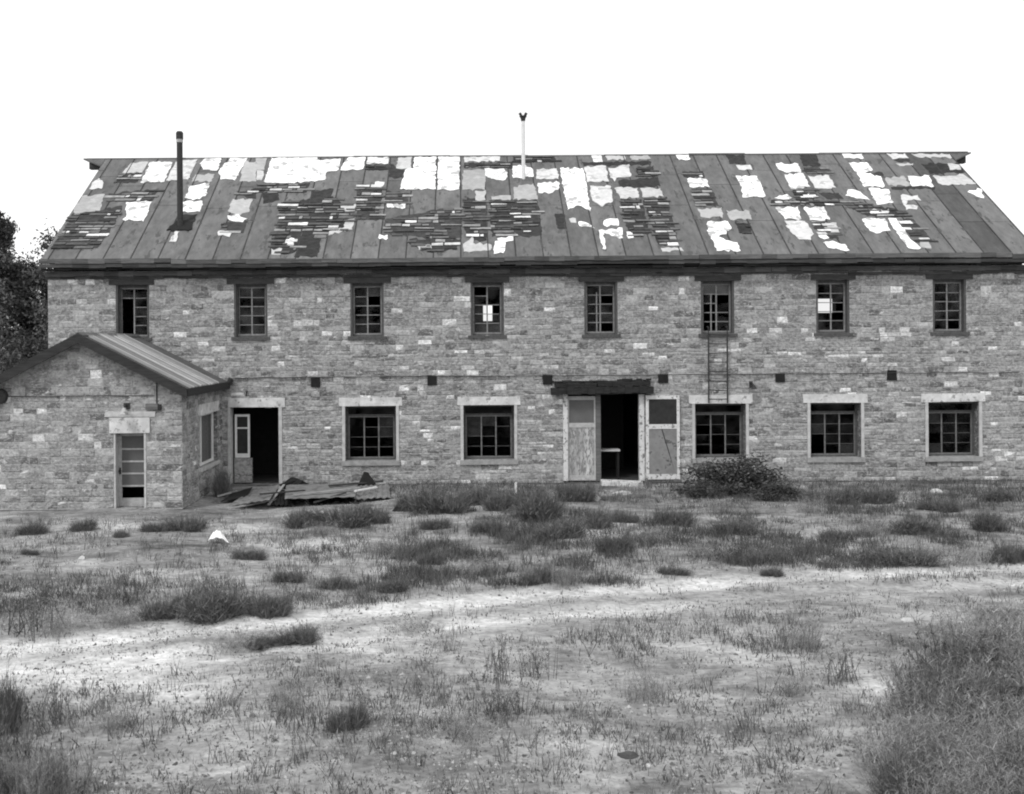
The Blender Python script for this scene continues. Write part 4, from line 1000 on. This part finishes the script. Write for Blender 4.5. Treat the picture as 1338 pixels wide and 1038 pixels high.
for xx in (wx(785), wx(810)):
    for yy in (.55, .92):
        m = MB(); m.box(xx-.03, xx+.03, yy, yy+.06, .05, 1.02); obj('leg', m, 'tar_or_shadow', t_)
# rocks and rag
def rock(px, py, wpx, hpx, label, m='rock', name='rock', cat='rock', group='pale stones in the yard'):
    x, y = gnd(px, py); d = y-CAMY; w, h = wpx*d/F, hpx*d/F; mb = MB()
    rings = [(0,1.0),(.45,1.05),(.8,.75),(1.0,.35)]
    n = 10; jt = [[rnd.uniform(.75,1.2) for _ in range(n)] for _ in rings]
    for r, (z, s_) in enumerate(rings):
        for k in range(n):
            a = 2*math.pi*k/n; mb.v.append((x+math.cos(a)*w/2*s_*jt[r][k], y+math.sin(a)*w*.4*s_*jt[r][k], float(gheight(x,y))-.02+z*h*rnd.uniform(.9,1.1)))
    for r in range(3):
        for k in range(n): mb.f.append((r*n+k, r*n+(k+1)%n, (r+1)*n+(k+1)%n, (r+1)*n+k)); mb.t.append(.5)
    mb.f.append(tuple(range(3*n, 4*n))); mb.t.append(.5)
    tag(obj(name, mb, m, origin=(x,y,0)), label, cat, group)
rock(778, 654, 11, 9, 'bright round stone in front of the main doorway'); rock(926, 648, 20, 6, 'flat pale slab in front of the leafy bush under the ladder')
rock(896, 643, 14, 5, 'small pale slab left of the leafy bush under the ladder'); rock(1223, 644, 14, 5, 'small flat pale stone below the last lower window')
rock(815, 645, 26, 5, 'flat stone slab lying at the foot of the main doorway'); rock(107, 731, 9, 6, 'small bright stone in the left yard below the annex')
rock(846, 997, 10, 5, 'small white chip of stone near the bottom edge')
rock(385, 637, 32, 14, 'black humped scrap of roofing felt behind the widest grey sheet', 'tar_or_shadow', 'felt_scrap', 'scrap', gd); rock(1186, 812, 16, 7, 'pale stone on the near side of the track at the right'); rock(820, 985, 26, 7, 'dark clod of earth near the bottom edge', 'bark', 'clod', 'clod', None)
sheet('cloth', ((272,706),(299,709),(292,699),(277,698)), (.04,.02,.10,.12), 'rag', 'crumpled white cloth lying in the yard before the annex corner', 'cloth', corr=.012, nu=14, nv=9, bend=.10)

# ================================================================== LIGHT, SKY, CAMERA
EL, AZ = R(52), R(215)     # high, from the front left (azimuth clockwise from +Y)
w = bpy.data.worlds.new('World'); sc.world = w; w.use_nodes = True
nt = w.node_tree; N = nt.nodes; L = nt.links; bg = N['Background']
sky = N.new('ShaderNodeTexSky'); sky.sky_type = 'NISHITA'; sky.sun_disc = False; sky.sun_elevation = EL; sky.sun_rotation = AZ
sky.dust_density = 4; sky.air_density = 1.5
b = N.new('ShaderNodeRGBToBW'); L.new(sky.outputs['Color'], b.inputs[0])
tc = N.new('ShaderNodeTexCoord'); cl = N.new('ShaderNodeTexNoise'); cl.inputs['Scale'].default_value = 2.5; L.new(tc.outputs['Generated'], cl.inputs['Vector'])
mr = N.new('ShaderNodeMapRange'); mr.inputs[1].default_value = .3; mr.inputs[2].default_value = .7; mr.inputs[3].default_value = 9.5; mr.inputs[4].default_value = 11.5; L.new(cl.outputs['Fac'], mr.inputs[0])
mx = N.new('ShaderNodeMix'); mx.data_type = 'FLOAT'; mx.inputs[0].default_value = .85; L.new(b.outputs[0], mx.inputs[2]); L.new(mr.outputs[0], mx.inputs[3])
L.new(mx.outputs[0], bg.inputs['Color']); bg.inputs['Strength'].default_value = .11
sun = bpy.data.lights.new('sun', 'SUN'); sun.energy = 1.5; sun.angle = R(11); sun.color = (1,1,1)
so = bpy.data.objects.new('sun', sun); COL.objects.link(so); so.location = (0,0,30)
dirv = (math.sin(AZ)*math.cos(EL), math.cos(AZ)*math.cos(EL), math.sin(EL))
from mathutils import Vector
so.rotation_euler = Vector(dirv).to_track_quat('Z', 'Y').to_euler()
cam = bpy.data.cameras.new('camera'); co = bpy.data.objects.new('camera', cam); COL.objects.link(co)
cam.sensor_width = 36; cam.lens = 36*F/1338; cam.clip_end = 4000
cam.shift_x = (669-CX)/1338; cam.shift_y = (HY-519)/1338
from mathutils import Matrix
co.matrix_world = Matrix.Translation((0, CAMY, CAMZ)) @ Matrix.Rotation(R(90), 4, 'X') @ Matrix.Rotation(-ROLL, 4, 'Z')
sc.camera = co
sc.view_settings.view_transform = 'Standard'; sc.view_settings.look = 'None'; sc.view_settings.gamma = 1; sc.view_settings.exposure = 0.12
sc.cycles.filter_width = 2.0; sc.cycles.max_bounces = 6; sc.cycles.transparent_max_bounces = 12
